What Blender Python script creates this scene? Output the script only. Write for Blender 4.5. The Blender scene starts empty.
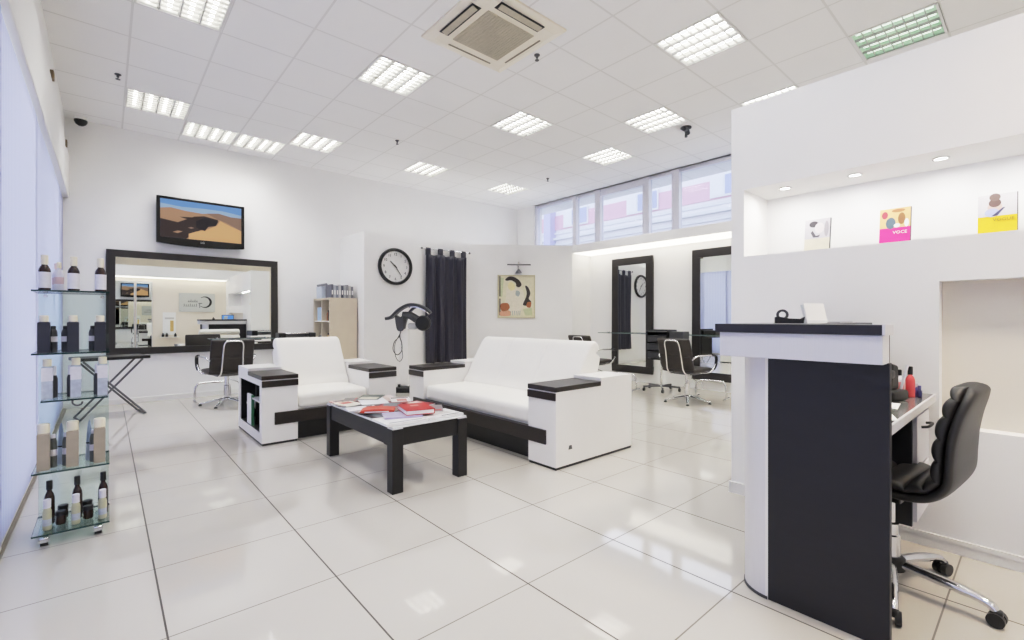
import bpy, bmesh, math, random
from mathutils import Vector, Matrix
random.seed(7)
C = bpy.context.scene.collection
PI = math.pi
sin, cos = math.sin, math.cos

# ------------------------------------------------------------------ colours / materials
def lin(c):
    return tuple((v/255/12.92 if v/255 <= .04045 else ((v/255+.055)/1.055)**2.4) for v in c) + (1,)

MATS = {}
def mat(name, rgb, rough=.5, metal=0, spec=.5, var=0, vscale=30, bump=0, bscale=200, emit=0, ecol=None, coat=0, stretch=None):
    if name in MATS: return MATS[name]
    m = bpy.data.materials.new(name); m.use_nodes = True
    nt = m.node_tree; b = nt.nodes['Principled BSDF']
    b.inputs['Base Color'].default_value = lin(rgb)
    b.inputs['Roughness'].default_value = rough
    b.inputs['Metallic'].default_value = metal
    b.inputs['Specular IOR Level'].default_value = spec
    b.inputs['Coat Weight'].default_value = coat
    tc = None
    if var or bump:
        tc = nt.nodes.new('ShaderNodeTexCoord')
        src = tc.outputs['Object']
        if stretch:
            mp = nt.nodes.new('ShaderNodeMapping'); mp.inputs['Scale'].default_value = stretch
            nt.links.new(src, mp.inputs['Vector']); src = mp.outputs['Vector']
    if var:
        n = nt.nodes.new('ShaderNodeTexNoise'); n.inputs['Scale'].default_value = vscale; n.inputs['Detail'].default_value = 4
        nt.links.new(src, n.inputs['Vector'])
        r = nt.nodes.new('ShaderNodeValToRGB')
        c = lin(rgb)
        r.color_ramp.elements[0].position = .3; r.color_ramp.elements[1].position = .7
        r.color_ramp.elements[0].color = tuple(max(0, v*(1-var)) for v in c[:3])+(1,)
        r.color_ramp.elements[1].color = tuple(min(1, v*(1+var)) for v in c[:3])+(1,)
        nt.links.new(n.outputs['Fac'], r.inputs['Fac']); nt.links.new(r.outputs['Color'], b.inputs['Base Color'])
    if bump:
        n = nt.nodes.new('ShaderNodeTexNoise'); n.inputs['Scale'].default_value = bscale
        nt.links.new(src, n.inputs['Vector'])
        bp = nt.nodes.new('ShaderNodeBump'); bp.inputs['Strength'].default_value = bump; bp.inputs['Distance'].default_value = .002
        nt.links.new(n.outputs['Fac'], bp.inputs['Height']); nt.links.new(bp.outputs['Normal'], b.inputs['Normal'])
    if emit:
        b.inputs['Emission Color'].default_value = lin(ecol or rgb)
        b.inputs['Emission Strength'].default_value = emit
    MATS[name] = m
    return m

def glass_mat(name, tint, refl=.06, rough=0):
    m = bpy.data.materials.new(name); m.use_nodes = True
    nt = m.node_tree; nt.nodes.clear()
    o = nt.nodes.new('ShaderNodeOutputMaterial'); mx = nt.nodes.new('ShaderNodeMixShader')
    t = nt.nodes.new('ShaderNodeBsdfTransparent'); t.inputs['Color'].default_value = lin(tint)
    g = nt.nodes.new('ShaderNodeBsdfGlossy'); g.inputs['Roughness'].default_value = rough
    lw = nt.nodes.new('ShaderNodeLayerWeight'); lw.inputs['Blend'].default_value = .5
    pw = nt.nodes.new('ShaderNodeMath'); pw.operation = 'POWER'; pw.inputs[1].default_value = 4.0; nt.links.new(lw.outputs['Facing'], pw.inputs[0])
    ma = nt.nodes.new('ShaderNodeMath'); ma.operation = 'MULTIPLY_ADD'; ma.inputs[1].default_value = .7; ma.inputs[2].default_value = .03; nt.links.new(pw.outputs[0], ma.inputs[0])
    nt.links.new(ma.outputs[0], mx.inputs[0]); nt.links.new(t.outputs[0], mx.inputs[1]); nt.links.new(g.outputs[0], mx.inputs[2])
    nt.links.new(mx.outputs[0], o.inputs[0]); MATS[name] = m
    return m

def grid_mat(name, rgb, line_rgb, ox, oy, pitch, w, rough, var=0, bumps=0, spec=.5, wy=None, line_rgb_y=None):
    """square tile grid in world metres: lines at ox+k*pitch, oy+k*pitch"""
    m = bpy.data.materials.new(name); m.use_nodes = True
    nt = m.node_tree; b = nt.nodes['Principled BSDF']; L = nt.links.new
    b.inputs['Roughness'].default_value = rough; b.inputs['Specular IOR Level'].default_value = spec
    g = nt.nodes.new('ShaderNodeNewGeometry'); s = nt.nodes.new('ShaderNodeSeparateXYZ'); L(g.outputs['Position'], s.inputs[0])
    def M(op, a, bb=None):
        n = nt.nodes.new('ShaderNodeMath'); n.operation = op
        for i, v in enumerate((a, bb)):
            if v is None: continue
            if isinstance(v, (int, float)): n.inputs[i].default_value = v
            else: L(v, n.inputs[i])
        return n.outputs[0]
    masks = []
    for ax, o, ww in (('X', ox, w), ('Y', oy, wy or w)):
        d = M('ABSOLUTE', M('SUBTRACT', M('FRACT', M('ADD', M('DIVIDE', M('SUBTRACT', s.outputs[ax], o), pitch), .5)), .5))
        masks.append(M('LESS_THAN', d, ww/pitch/2))
    n = nt.nodes.new('ShaderNodeTexNoise'); n.inputs['Scale'].default_value = 1.7; n.inputs['Detail'].default_value = 3; L(g.outputs['Position'], n.inputs['Vector'])
    r = nt.nodes.new('ShaderNodeValToRGB'); c = lin(rgb)
    r.color_ramp.elements[0].color = tuple(v*(1-var) for v in c[:3])+(1,); r.color_ramp.elements[1].color = tuple(min(1, v*(1+var)) for v in c[:3])+(1,)
    L(n.outputs['Fac'], r.inputs['Fac'])
    prev = r.outputs['Color']
    for mk, lc in ((masks[1], line_rgb_y or line_rgb), (masks[0], line_rgb)):
        mix = nt.nodes.new('ShaderNodeMix'); mix.data_type = 'RGBA'
        L(mk, mix.inputs['Factor']); L(prev, mix.inputs['A']); mix.inputs['B'].default_value = lin(lc)
        prev = mix.outputs['Result']
    L(prev, b.inputs['Base Color'])
    anym = M('MAXIMUM', masks[0], masks[1])
    rr = M('ADD', M('MULTIPLY', anym, .5), rough); L(rr, b.inputs['Roughness'])
    if bumps:
        bp = nt.nodes.new('ShaderNodeBump'); bp.inputs['Strength'].default_value = bumps; bp.inputs['Distance'].default_value = .003
        L(M('SUBTRACT', 1, anym), bp.inputs['Height']); L(bp.outputs['Normal'], b.inputs['Normal'])
    MATS[name] = m
    return m

WALL = mat('wall_paint', (243, 242, 240), .6, var=.012, vscale=3)
WALL2 = mat('wall_paint_warm', (232, 224, 210), .6, var=.012, vscale=3)
WHITE = mat('white_paint', (236, 235, 232), .45, var=.01, vscale=8)
WOODD = mat('dark_wenge', (44, 38, 34), .32, var=.28, vscale=9, stretch=(3, 40, 40))
BLACKW = mat('black_wood', (24, 22, 22), .45, var=.2, vscale=12, stretch=(30, 4, 30))
LEAW = mat('white_leather', (243, 240, 232), .42, bump=.12, bscale=160, var=.01, vscale=6)
LACQ = mat('white_lacquer', (242, 240, 236), .3, var=.01, vscale=5)
LEAB = mat('black_leather', (38, 36, 35), .42, bump=.18, bscale=180, var=.1, vscale=20)
LEAD = mat('brown_black_leather', (44, 38, 35), .45, bump=.15, bscale=180, var=.1, vscale=20)
BLACK = mat('black_plastic', (24, 24, 25), .4, var=.1, vscale=30)
DGREY = mat('dark_grey_plastic', (62, 63, 66), .4, var=.08, vscale=30)
CHROME = mat('chrome', (225, 225, 226), .14, metal=1, var=.03, vscale=12)
STEEL = mat('dark_steel', (105, 105, 107), .3, metal=.9, var=.06, vscale=20)
SILVER = mat('brushed_silver', (220, 219, 221), .36, metal=.2, var=.015, vscale=6, stretch=(60, 60, 1))
MIRROR = mat('mirror_glass', (238, 241, 238), .0, metal=1)
FRAMEB = mat('black_mirror_frame', (46, 43, 42), .35, var=.12, vscale=14, stretch=(4, 4, 30))
GLASS = glass_mat('clear_glass', (242, 249, 247))
PANE = glass_mat('window_pane', (246, 248, 252))
GEDGE = mat('glass_edge', (28, 58, 56), .2, var=.1, vscale=20)
DESKB = mat('desk_black_laminate', (22, 22, 29), .5, var=.12, vscale=5, stretch=(1, 1, 4))
DESKW = mat('desk_light_laminate', (222, 222, 226), .35, var=.02, vscale=4)
CREAM = mat('cream_plastic', (232, 224, 200), .4, var=.03, vscale=20)
PAPER = mat('white_paper', (238, 238, 236), .6, var=.02, vscale=14)
BEIGE = mat('beige_board', (214, 203, 184), .5, var=.03, vscale=6)
TUBE = mat('fluorescent_tube', (255, 253, 246), .4, emit=10, ecol=(255, 254, 250))
LOUV = mat('white_louvre', (178, 177, 173), .35, var=.02)
LREF = mat('lamp_reflector', (176, 175, 170), .4, emit=.35, ecol=(255, 253, 246))
COVE = mat('cove_diffuser', (255, 252, 244), .5, emit=2.6, ecol=(255, 250, 238))

def col(name, rgb, rough=.5, **k): return mat(name, rgb, rough, var=k.pop('var', .05), vscale=k.pop('vscale', 25), **k)

# ------------------------------------------------------------------ mesh builder
class MB:
    def __init__(s): s.v = []; s.f = []; s.m = []
    def add(s, vs, fs, mi=0, T=None):
        o = len(s.v)
        s.v += [tuple(T @ Vector(p)) if T else tuple(p) for p in vs]
        for i, f in enumerate(fs):
            s.f.append([o+k for k in f]); s.m.append(mi[i] if isinstance(mi, (list, tuple)) else mi)
        return s
    def box(s, a, b, mi=0, T=None):
        (x0, y0, z0), (x1, y1, z1) = [min(p) for p in zip(a, b)], [max(p) for p in zip(a, b)]
        vs = [(x0, y0, z0), (x1, y0, z0), (x1, y1, z0), (x0, y1, z0), (x0, y0, z1), (x1, y0, z1), (x1, y1, z1), (x0, y1, z1)]
        return s.add(vs, [(3, 2, 1, 0), (4, 5, 6, 7), (0, 1, 5, 4), (1, 2, 6, 5), (2, 3, 7, 6), (3, 0, 4, 7)], mi, T)
    def prism(s, poly, z0, z1, axis='z', mi=0, T=None):
        n = len(poly)
        def p3(p, z):
            return {'z': (p[0], p[1], z), 'y': (p[0], z, p[1]), 'x': (z, p[0], p[1])}[axis]
        vs = [p3(p, z0) for p in poly]+[p3(p, z1) for p in poly]
        fs = [tuple(range(n))[::-1], tuple(range(n, 2*n))]+[(i, (i+1) % n, n+(i+1) % n, n+i) for i in range(n)]
        return s.add(vs, fs, mi, T)
    def cyl(s, p0, p1, r0, r1=None, seg=20, mi=0):
        return s.tube([p0, p1], [r0, r0 if r1 is None else r1], seg, mi=mi)
    def tube(s, pts, r, seg=10, closed=False, mi=0, flat=1):
        pts = [Vector(p) for p in pts]; n = len(pts)
        rs = r if isinstance(r, (list, tuple)) else [r]*n
        rings = []; up = None
        for i, p in enumerate(pts):
            if closed: t = (pts[(i+1) % n]-pts[i-1]).normalized()
            else: t = (pts[min(i+1, n-1)]-pts[max(i-1, 0)]).normalized()
            if up is None:
                up = Vector((0, 0, 1)) if abs(t.z) < .9 else Vector((1, 0, 0))
            u = (up-t*up.dot(t)).normalized(); w = t.cross(u); up = u
            rings.append([tuple(p+rs[i]*(cos(2*PI*k/seg)*w+flat*sin(2*PI*k/seg)*u)) for k in range(seg)])
        vs = [q for rr in rings for q in rr]; fs = []
        for i in range(n if closed else n-1):
            j = (i+1) % n
            for k in range(seg):
                fs.append((i*seg+k, i*seg+(k+1) % seg, j*seg+(k+1) % seg, j*seg+k))
        if not closed: fs += [tuple(range(seg))[::-1], tuple((n-1)*seg+k for k in range(seg))]
        return s.add(vs, fs, mi)
    def lathe(s, prof, c=(0, 0, 0), seg=24, mi=0, T=None, caps=True):
        vs = []; fs = []; n = len(prof)
        for r, z in prof:
            vs += [(c[0]+max(r, 1e-5)*cos(2*PI*k/seg), c[1]+max(r, 1e-5)*sin(2*PI*k/seg), c[2]+z) for k in range(seg)]
        for i in range(n-1):
            for k in range(seg):
                fs.append((i*seg+k, i*seg+(k+1) % seg, (i+1)*seg+(k+1) % seg, (i+1)*seg+k))
        if caps: fs += [tuple(range(seg))[::-1], tuple((n-1)*seg+k for k in range(seg))]
        return s.add(vs, fs, mi, T)
    def rbox(s, a, b, r=.03, n=8, top=0, front=0, mi=0):
        """rounded cushion box; top = crown bulge"""
        a = [min(p) for p in zip(a, b)], [max(p) for p in zip(a, b)]
        c = Vector([(p+q)/2 for p, q in zip(*a)]); h = Vector([(q-p)/2 for p, q in zip(*a)])
        inn = Vector([max(0, k-r) for k in h])
        def params(hh):
            if hh <= r*1.01: return [hh*(-1+2*i/n) for i in range(n+1)]
            ps = [-hh+r*(1-cos(PI/2*i/3)) for i in range(3)]
            k = max(2, n-4)
            ps += [-(hh-r)+2*(hh-r)*i/k for i in range(k+1)]
            ps += [hh-r*(1-cos(PI/2*i/3)) for i in range(2, -1, -1)]
            return ps
        g = [params(k) for k in h]
        for ax in range(3):
            u, w = [(1, 2), (2, 0), (0, 1)][ax]
            for sg in (-1, 1):
                vs = []
                for pu in g[u]:
                    for pw in g[w]:
                        p = Vector((0, 0, 0)); p[ax] = sg*h[ax]; p[u] = pu; p[w] = pw
                        q = Vector([max(-inn[i], min(inn[i], p[i])) for i in range(3)])
                        d = p-q
                        p = q+d.normalized()*r if d.length > 1e-9 else p
                        if top and p.z > 0:
                            p.z += top*(1-(p.x/h.x)**2)*(1-(p.y/h.y)**2)
                        vs.append(tuple(c+p))
                nu, nw = len(g[u]), len(g[w]); fs = []
                for i in range(nu-1):
                    for j in range(nw-1):
                        f = (i*nw+j, (i+1)*nw+j, (i+1)*nw+j+1, i*nw+j+1)
                        fs.append(f if sg > 0 else f[::-1])
                s.add(vs, fs, mi)
        return s
    def loft(s, prof, a, b, axis='y', r=.04, seams=(), mi=0, bulge=0):
        """profile (2-D, closed) swept along an axis, ends rounded, optional stitched seams"""
        cx = sum(p[0] for p in prof)/len(prof); cy = sum(p[1] for p in prof)/len(prof)
        st = []
        for i in range(5):
            th = PI/2*i/4; st.append((a+r*(1-sin(th)), r*(1-cos(th))))
        st = [(a+r*(1-cos(PI/2*i/4)), r*(1-sin(PI/2*i/4))) for i in range(5)]
        mids = [a+r+(b-a-2*r)*i/14 for i in range(1, 14)]
        for q in seams: mids += [q-.012, q-.004, q, q+.004, q+.012]
        for y in sorted(mids):
            dd = min([abs(y-q) for q in seams] or [9])
            st.append((y, .010 if dd < .001 else .005 if dd < .006 else 0))
        st += [(b-r*(1-cos(PI/2*i/4)), r*(1-sin(PI/2*i/4))) for i in range(4, -1, -1)]
        vs = []; n = len(prof)
        for y, sh in st:
            for p in prof:
                d = Vector((p[0]-cx, p[1]-cy)); l = d.length
                k = max(.0, (l-sh)/l)
                q = (cx+d.x*k, cy+d.y*k)
                vs.append({'y': (q[0], y, q[1]), 'x': (y, q[0], q[1])}[axis])
        fs = []
        for i in range(len(st)-1):
            for k in range(n):
                fs.append((i*n+k, i*n+(k+1) % n, (i+1)*n+(k+1) % n, (i+1)*n+k))
        fs += [tuple(range(n))[::-1], tuple((len(st)-1)*n+k for k in range(n))]
        return s.add(vs, fs, mi)
    def poly(s, pts, mi=0): return s.add(pts, [tuple(range(len(pts)))], mi)
    def build(s, name, mats, parent=None, bevel=0, smooth=None, seg=2, loc=None, rotz=0, fix=True):
        me = bpy.data.meshes.new(name); me.from_pydata(s.v, [], s.f); me.update()
        mats = mats if isinstance(mats, (list, tuple)) else [mats]
        for m in mats: me.materials.append(m)
        for p, mi in zip(me.polygons, s.m): p.material_index = mi
        if fix:
            bm = bmesh.new(); bm.from_mesh(me)
            bmesh.ops.remove_doubles(bm, verts=bm.verts, dist=1e-5)
            bmesh.ops.recalc_face_normals(bm, faces=bm.faces); bm.to_mesh(me); bm.free()
        if smooth is not None:
            me.shade_smooth()
            me.set_sharp_from_angle(angle=math.radians(smooth))
        o = bpy.data.objects.new(name, me); C.objects.link(o)
        if parent: o.parent = parent
        if loc: o.location = loc
        if rotz: o.rotation_euler = (0, 0, rotz)
        if bevel:
            md = o.modifiers.new('soft_edges', 'BEVEL'); md.width = bevel; md.segments = seg; md.limit_method = 'ANGLE'; md.angle_limit = math.radians(50)
        return o

def smooth_closed(pts, k=5):
    n = len(pts); out = []
    for i in range(n):
        p0, p1, p2, p3 = pts[i-1], pts[i], pts[(i+1) % n], pts[(i+2) % n]
        for j in range(k):
            t = j/k
            out.append(tuple(.5*((2*b)+(-a+c)*t+(2*a-5*b+4*c-d)*t*t+(-a+3*b-3*c+d)*t**3) for a, b, c, d in zip(p0, p1, p2, p3)))
    return out
def smooth_open(pts, k=6):
    out = []; n = len(pts)
    for i in range(n-1):
        p0, p1, p2, p3 = pts[max(i-1, 0)], pts[i], pts[i+1], pts[min(i+2, n-1)]
        for j in range(k):
            t = j/k
            out.append(tuple(.5*((2*b)+(-a+c)*t+(2*a-5*b+4*c-d)*t*t+(-a+3*b-3*c+d)*t**3) for a, b, c, d in zip(p0, p1, p2, p3)))
    return out+[tuple(pts[-1])]

def text_mb(txt, size, T, mb=None, depth=.0006, align='CENTER', sx=1):
    cu = bpy.data.curves.new('t', 'FONT'); cu.body = txt; cu.size = size; cu.align_x = align; cu.align_y = 'CENTER'; cu.extrude = depth; cu.resolution_u = 2
    o = bpy.data.objects.new('t', cu); C.objects.link(o)
    bpy.context.view_layer.update()
    me = o.to_mesh()
    mb = mb or MB()
    mb.add([(v.co.x*sx, v.co.y, v.co.z) for v in me.vertices], [tuple(p.vertices) for p in me.polygons], 0, T)
    o.to_mesh_clear(); bpy.data.objects.remove(o); bpy.data.curves.remove(cu)
    return mb

# ------------------------------------------------------------------ scene graph helpers
def tag(o, label, cat, group=None, kind=None):
    o['label'] = label; o['category'] = cat
    if group: o['group'] = group
    if kind: o['kind'] = kind
    return o
def thing(name, label, cat, loc=(0, 0, 0), rotz=0, group=None):
    o = bpy.data.objects.new(name, None); C.objects.link(o); o.empty_display_size = .1
    o.location = loc; o.rotation_euler = (0, 0, rotz)
    return tag(o, label, cat, group)
def struct(o, label=None, cat=None):
    o['kind'] = 'structure'
    if label: o['label'] = label
    if cat: o['category'] = cat
    return o
def copy_tree(o, parent=None):
    c = o.copy(); C.objects.link(c); c.parent = parent
    for ch in list(o.children): copy_tree(ch, c)
    return c
def dup(o, label, loc, rotz=None):
    c = copy_tree(o); c.location = loc; c['label'] = label
    if rotz is not None: c.rotation_euler = (0, 0, rotz)
    return c

# ================================================================== ROOM SHELL
ZC, YB, XL, XR, YF = 3.68, 8.1, -.46, 7.25, -2.3
FLOOR = grid_mat('porcelain_floor', (200, 195, 186), (84, 78, 72), .166, 3.257, .6, .0068, .045, var=.02, spec=.5, wy=.0058, line_rgb_y=(122, 116, 108))
CP, CX0, CY0 = .608, .466, 6.934
CEIL = grid_mat('ceiling_tiles', (248, 247, 246), (232, 231, 229), CX0-CP/2, CY0-CP/2, CP, .018, .8, var=.02, spec=.2)
struct(MB().box((-1.0, YF-.3, -.1), (XR+.5, YB+.3, 0)).build('floor', FLOOR), 'glossy off-white square porcelain floor tiles', 'floor')

LIGHTS = [  # lattice k, m, label
 (0, 4, 'square louvred ceiling light cut by top edge of the photo, left of the others'),
 (3, 4, 'square louvred ceiling light just beyond the air conditioner, in line with the bookcase'),
 (0, 0, 'square louvred ceiling light nearest the window blinds at the back'),
 (1, -1, 'square louvred ceiling light directly over the television, left of a touching pair'),
 (2, -1, 'square louvred ceiling light by the back wall, right of a touching pair'),
 (3, 0, 'square louvred ceiling light above the bookcase and armchair'),
 (6, 4, 'square louvred ceiling light in the middle of the ceiling, above the sofa'),
 (6, 0, 'square louvred ceiling light over the dark curtain near the back wall'),
 (9, 0, 'small-looking square ceiling light in the far back corner beside the high windows'),
 (8, 6, 'square louvred ceiling light beside the black ceiling spotlight'),
 (9, 4, 'square louvred ceiling light over the high windows, left of the black spotlight'),
 (6, 8, 'square ceiling light with four bright bare stripes, right of the air conditioner'),
 (8, 10, 'square greenish ceiling light partly hidden by the reception wall top'),
 (9, 8, 'sliver of a ceiling light showing over the reception wall corner'),
]
behind = [(0, 8), (3, 8), (3, 10), (0, 10), (3, 13), (0, 13), (6, 13), (8, 13), (11, 8), (11, 10)]  # unseen fixtures added to lift the ceiling and reception brightness
def cell(k, m): return CX0+CP*k, CY0-CP*m
lit = {(k, m) for k, m, _ in LIGHTS} | set(behind)
mb = MB()
k0 = -2; k1 = 12
for k in range(-2, 13):
    for m in range(-2, 17):
        if (k, m) in lit: continue
        cx, cy = cell(k, m); h = CP/2
        mb.add([(cx-h, cy-h, ZC), (cx+h, cy-h, ZC), (cx+h, cy+h, ZC), (cx-h, cy+h, ZC)], [(3, 2, 1, 0)])
x0, x1 = cell(-2, 0)[0]-CP/2, cell(12, 0)[0]+CP/2
y0, y1 = cell(0, 16)[1]-CP/2, cell(0, -2)[1]+CP/2
mb.box((x0, y0, ZC+.2), (x1, y1, ZC+.3))
struct(mb.build('ceiling', CEIL, fix=False), 'pale grey suspended ceiling of square tiles', 'ceiling')

struct(MB().box((XL-.3, YB, 0), (XR+.3, YB+.2, ZC+.2)).build('wall_back', WALL), 'plain white back wall', 'wall')
# left wall : piers and lintel around a run of tall windows hidden by the panel blinds
mb = MB(); mb.box((XL-.25, YF+.2, 0), (XL, 7.75, .07)); mb.box((XL-.25, YF-.2, 2.72), (XL, YB+.1, ZC+.2)); mb.box((XL-.25, 7.75, 0), (XL, YB+.1, 2.72))
mb.box((XL-.25, YF-.2, 0), (XL, YF+.2, 2.72))
struct(mb.build('wall_left', WALL), 'white wall over the window blinds', 'wall')
for i, (a, b) in enumerate(((-2.1, .4), (.4, 2.9), (2.9, 5.4), (5.4, 7.75))):
    w = MB()
    for p, q in (((a, .07), (b, .13)), ((a, 2.66), (b, 2.72)), ((a, .07), (a+.06, 2.72)), ((b-.06, .07), (b, 2.72))):
        w.box((XL-.2, p[0], p[1]), (XL-.13, q[0], q[1]))
    o = w.build('window_%d' % (i+1), WHITE); struct(o)
    g = MB().box((XL-.17, a+.06, .13), (XL-.16, b-.06, 2.66)).build('pane', PANE, o)
WE = [7.54, 6.37, 5.79, 4.67, 4.13, 3.02, 2.62, .5]
# right (window) wall: solid below and in the corner, high windows above
mb = MB(); mb.box((XR, YF-.2, 0), (XR+.25, YB+.1, 2.5)); mb.box((XR, WE[0], 2.5), (XR+.25, YB+.1, ZC+.2)); mb.box((XR, .5, 3.68), (XR+.25, WE[0], ZC+.2)); mb.box((XR, YF-.2, 2.5), (XR+.25, .5, ZC+.2))
struct(mb.build('wall_right', WALL), 'white window wall behind the styling mirrors', 'wall')
# high window band
FRW = mat('window_frame_white', (225, 224, 232), .4, var=.01, vscale=6)
edges = WE
for i in range(7):
    a, b = edges[i+1], edges[i]
    w = MB(); big = i % 2 == 0; t = .085 if big and i else .05; th = .13 if i == 2 else .06
    zt = 3.68; zb = 2.5
    w.box((XR+.05, a+t, zb), (XR+.13, b-t, zb+.05)); w.box((XR+.05, a+t, zt-th), (XR+.13, b-t, zt))
    w.box((XR+.03, a, zb), (XR+.14, a+t, zt)); w.box((XR+.03, b-t, zb), (XR+.14, b, zt))
    o = struct(w.build('window_%d' % (i+5), FRW, bevel=.004))
    MB().box((XR+.09, a+t, zb+.05), (XR+.1, b-t, zt-th)).build('pane', PANE, o)
# front wall (seen in the mirrors) with its lit bulkhead
struct(MB().box((XL-.3, YF-.2, 0), (XR+.3, YF, ZC+.2)).build('wall_front', WALL2), 'cream entrance wall seen in the big mirror', 'wall')
struct(MB().box((XL, YF, 2.42), (3.58, YF+.45, 2.75)).build('beam_front', WALL), 'white bulkhead over the entrance wall', 'bulkhead')
MB().box((XL+.05, YF+.04, 2.405), (3.05, YF+.40, 2.419)).build('cove_light', COVE)
tag(bpy.data.objects['cove_light'], 'long glowing strip under the entrance bulkhead in the big mirror', 'light')
# storage box with clock, curtain and diagonal picture wall
ZB = 2.54
poly = [(3.09, 7.11), (5.16, 7.11), (6.72, 5.93), (XR, 5.93), (XR, YB), (3.09, YB)]
struct(MB().prism(poly, 0, ZB).build('wall_partition', WALL), 'low white partition carrying clock, curtain and picture', 'wall')
# bulkhead over the styling stations
struct(MB().box((6.72, 1.2, 2.39), (XR, 5.93, ZB)).build('beam_right', WALL), 'white bulkhead over the styling mirrors', 'bulkhead')
tag(MB().box((6.75, 1.25, 2.378), (7.22, 5.90, 2.389)).build('cove_light', COVE), 'glowing strip beneath the bulkhead over the styling mirrors', 'light')
# reception wall with lit niche and shallow recess
mb = MB(); XF = 3.1; T1 = XF+.1; T2 = XF+.39; T3 = XF+.48
N0, N1, NZ0, NZ1 = -1.9, 1.27, 1.54, 1.97
R0, R1, RZ0, RZ1 = -1.9, .337, .607, 1.325
Y1 = 1.35; Y0 = YF
mb.box((XF, R1, 0), (T1, Y1, NZ0)); mb.box((XF, Y0, 0), (T1, R1, RZ0)); mb.box((XF, Y0, RZ1), (T1, R1, NZ0)); mb.box((XF, Y0, RZ0), (T1, R0, RZ1))
mb.box((XF, N1, NZ0), (T1, Y1, 2.512)); mb.box((XF, Y0, NZ1), (T1, N1, 2.512)); mb.box((XF, Y0, NZ0), (T1, N0, NZ1))
mb.box((T1, Y0, 0), (T2, Y1, NZ0)); mb.box((T1, N1, NZ0), (T2, Y1, 2.512)); mb.box((T1, Y0, NZ1), (T2, N1, 2.512)); mb.box((T1, Y0, NZ0), (T2, N0, NZ1))
mb.box((T2, Y0, 0), (T3, Y1, 2.512))
struct(mb.build('wall_reception', WALL, fix=False), 'white reception wall with lit display niche', 'wall')
struct(MB().box((XF-.012, Y0, 0), (XF, Y1+.012, .072)).box((XF-.012, Y1, 0), (T3, Y1+.012, .072)).build('baseboard_reception', WHITE, bevel=.003))
struct(MB().box((XL, YB-.012, 0), (3.09, YB, .07)).build('baseboard_back', WHITE, bevel=.003))
struct(MB().box((3.078, 7.098, 0), (3.09, YB, .07)).box((3.078, 7.098, 0), (5.16, 7.11, .07)).build('baseboard_partition', WHITE, bevel=.003))
struct(MB().box((XL, YF, 0), (XL+.012, YB, .062)).build('baseboard_left', WHITE))
struct(MB().box((XL+.05, YF, 0), (XL+.085, YB, .012)).build('trim_4', col('sill_brown', (128, 119, 106))), 'thin brown floor strip below the blinds', 'trim')
# lintel box, rails above blinds
struct(MB().box((XL, YF, 2.66), (XL+.11, YB, 3.2)).build('trim_1', WHITE, bevel=.01), 'white boxed pelmet above the blinds', 'trim')
struct(MB().box((XL, YF, 3.24), (XL+.05, YB, 3.275)).build('trim_2', col('trim_grey', (150, 148, 146))))
struct(MB().box((XL, YF, 3.42), (XL+.07, YB, ZC)).build('trim_3', WHITE, bevel=.01))
for i, (y, z, lb) in enumerate(((5.55, 3.19, 'small brown bracket on the pelmet nearer the camera'), (7.35, 3.12, 'small brown bracket on the pelmet near the back wall corner'))):
    tag(MB().box((XL+.10, y, z), (XL+.125, y+.09, z+.07)).build('rail_bracket', col('bracket_brown', (110, 92, 66)), bevel=.006), lb, 'bracket', 'pelmet brackets')

struct(MB().box((T1-.004, R0, RZ0), (T1-.0005, R1, RZ1)).build('wall_recess', mat('recess_warm_light', (236, 228, 214), .6, var=.012, vscale=3)), 'shallow recess in the reception wall with warm light put into its colour', 'wall')  # thin panel over the recess back, its tint imitates warm light falling there

# ------------------------------------------------------------------ ceiling lights
def make_light():
    t = thing('ceiling_light', 'x', 'ceiling light', group='ceiling lights')
    h = CP/2-.004
    f = MB()
    for a, b in (((-h, -h), (h, -h+.018)), ((-h, h-.018), (h, h)), ((-h, -h), (-h+.018, h)), ((h-.018, -h), (h, h))):
        f.box((a[0], a[1], -.004), (b[0], b[1], .012))
    f.build('frame', WHITE, t)
    g = h-.018; r = MB()
    r.add([(-g, -g, 0), (g, -g, 0), (g, g, 0), (-g, g, 0), (-g, -g, .1), (g, -g, .1), (g, g, .1), (-g, g, .1)],
          [(4, 5, 6, 7), (0, 1, 5, 4), (1, 2, 6, 5), (2, 3, 7, 6), (3, 0, 4, 7)])
    r.build('reflector', LREF, t, fix=False)
    for i in range(4):
        x = -g+2*g*(i+.5)/4
        MB().cyl((x, -g+.02, .036), (x, g-.02, .036), .017, seg=10).build('tube', TUBE, t, smooth=40)
    l = MB()
    for i in range(1, 4):
        x = -g+2*g*i/4
        l.prism([(x-.014, .016), (x+.014, .016), (x+.004, -.002), (x-.004, -.002)], -g, g, 'y')
    for j in range(1, 8):
        y = -g+2*g*j/8
        l.box((-g, y-.0025, .0), (g, y+.0025, .018))
    l.build('louvre', LOUV, t)
    return t
def lamp_in(x, y):
    ld = bpy.data.lights.new('ceiling_lamp', 'AREA'); ld.shape = 'SQUARE'; ld.size = .5; ld.energy = LAMP_W; ld.color = (1, .995, .985); ld.spread = math.radians(112)
    o = bpy.data.objects.new('ceiling_lamp', ld); C.objects.link(o); o.location = (x, y, ZC-.008)
LAMP_W = 7.2
L0 = make_light()
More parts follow.
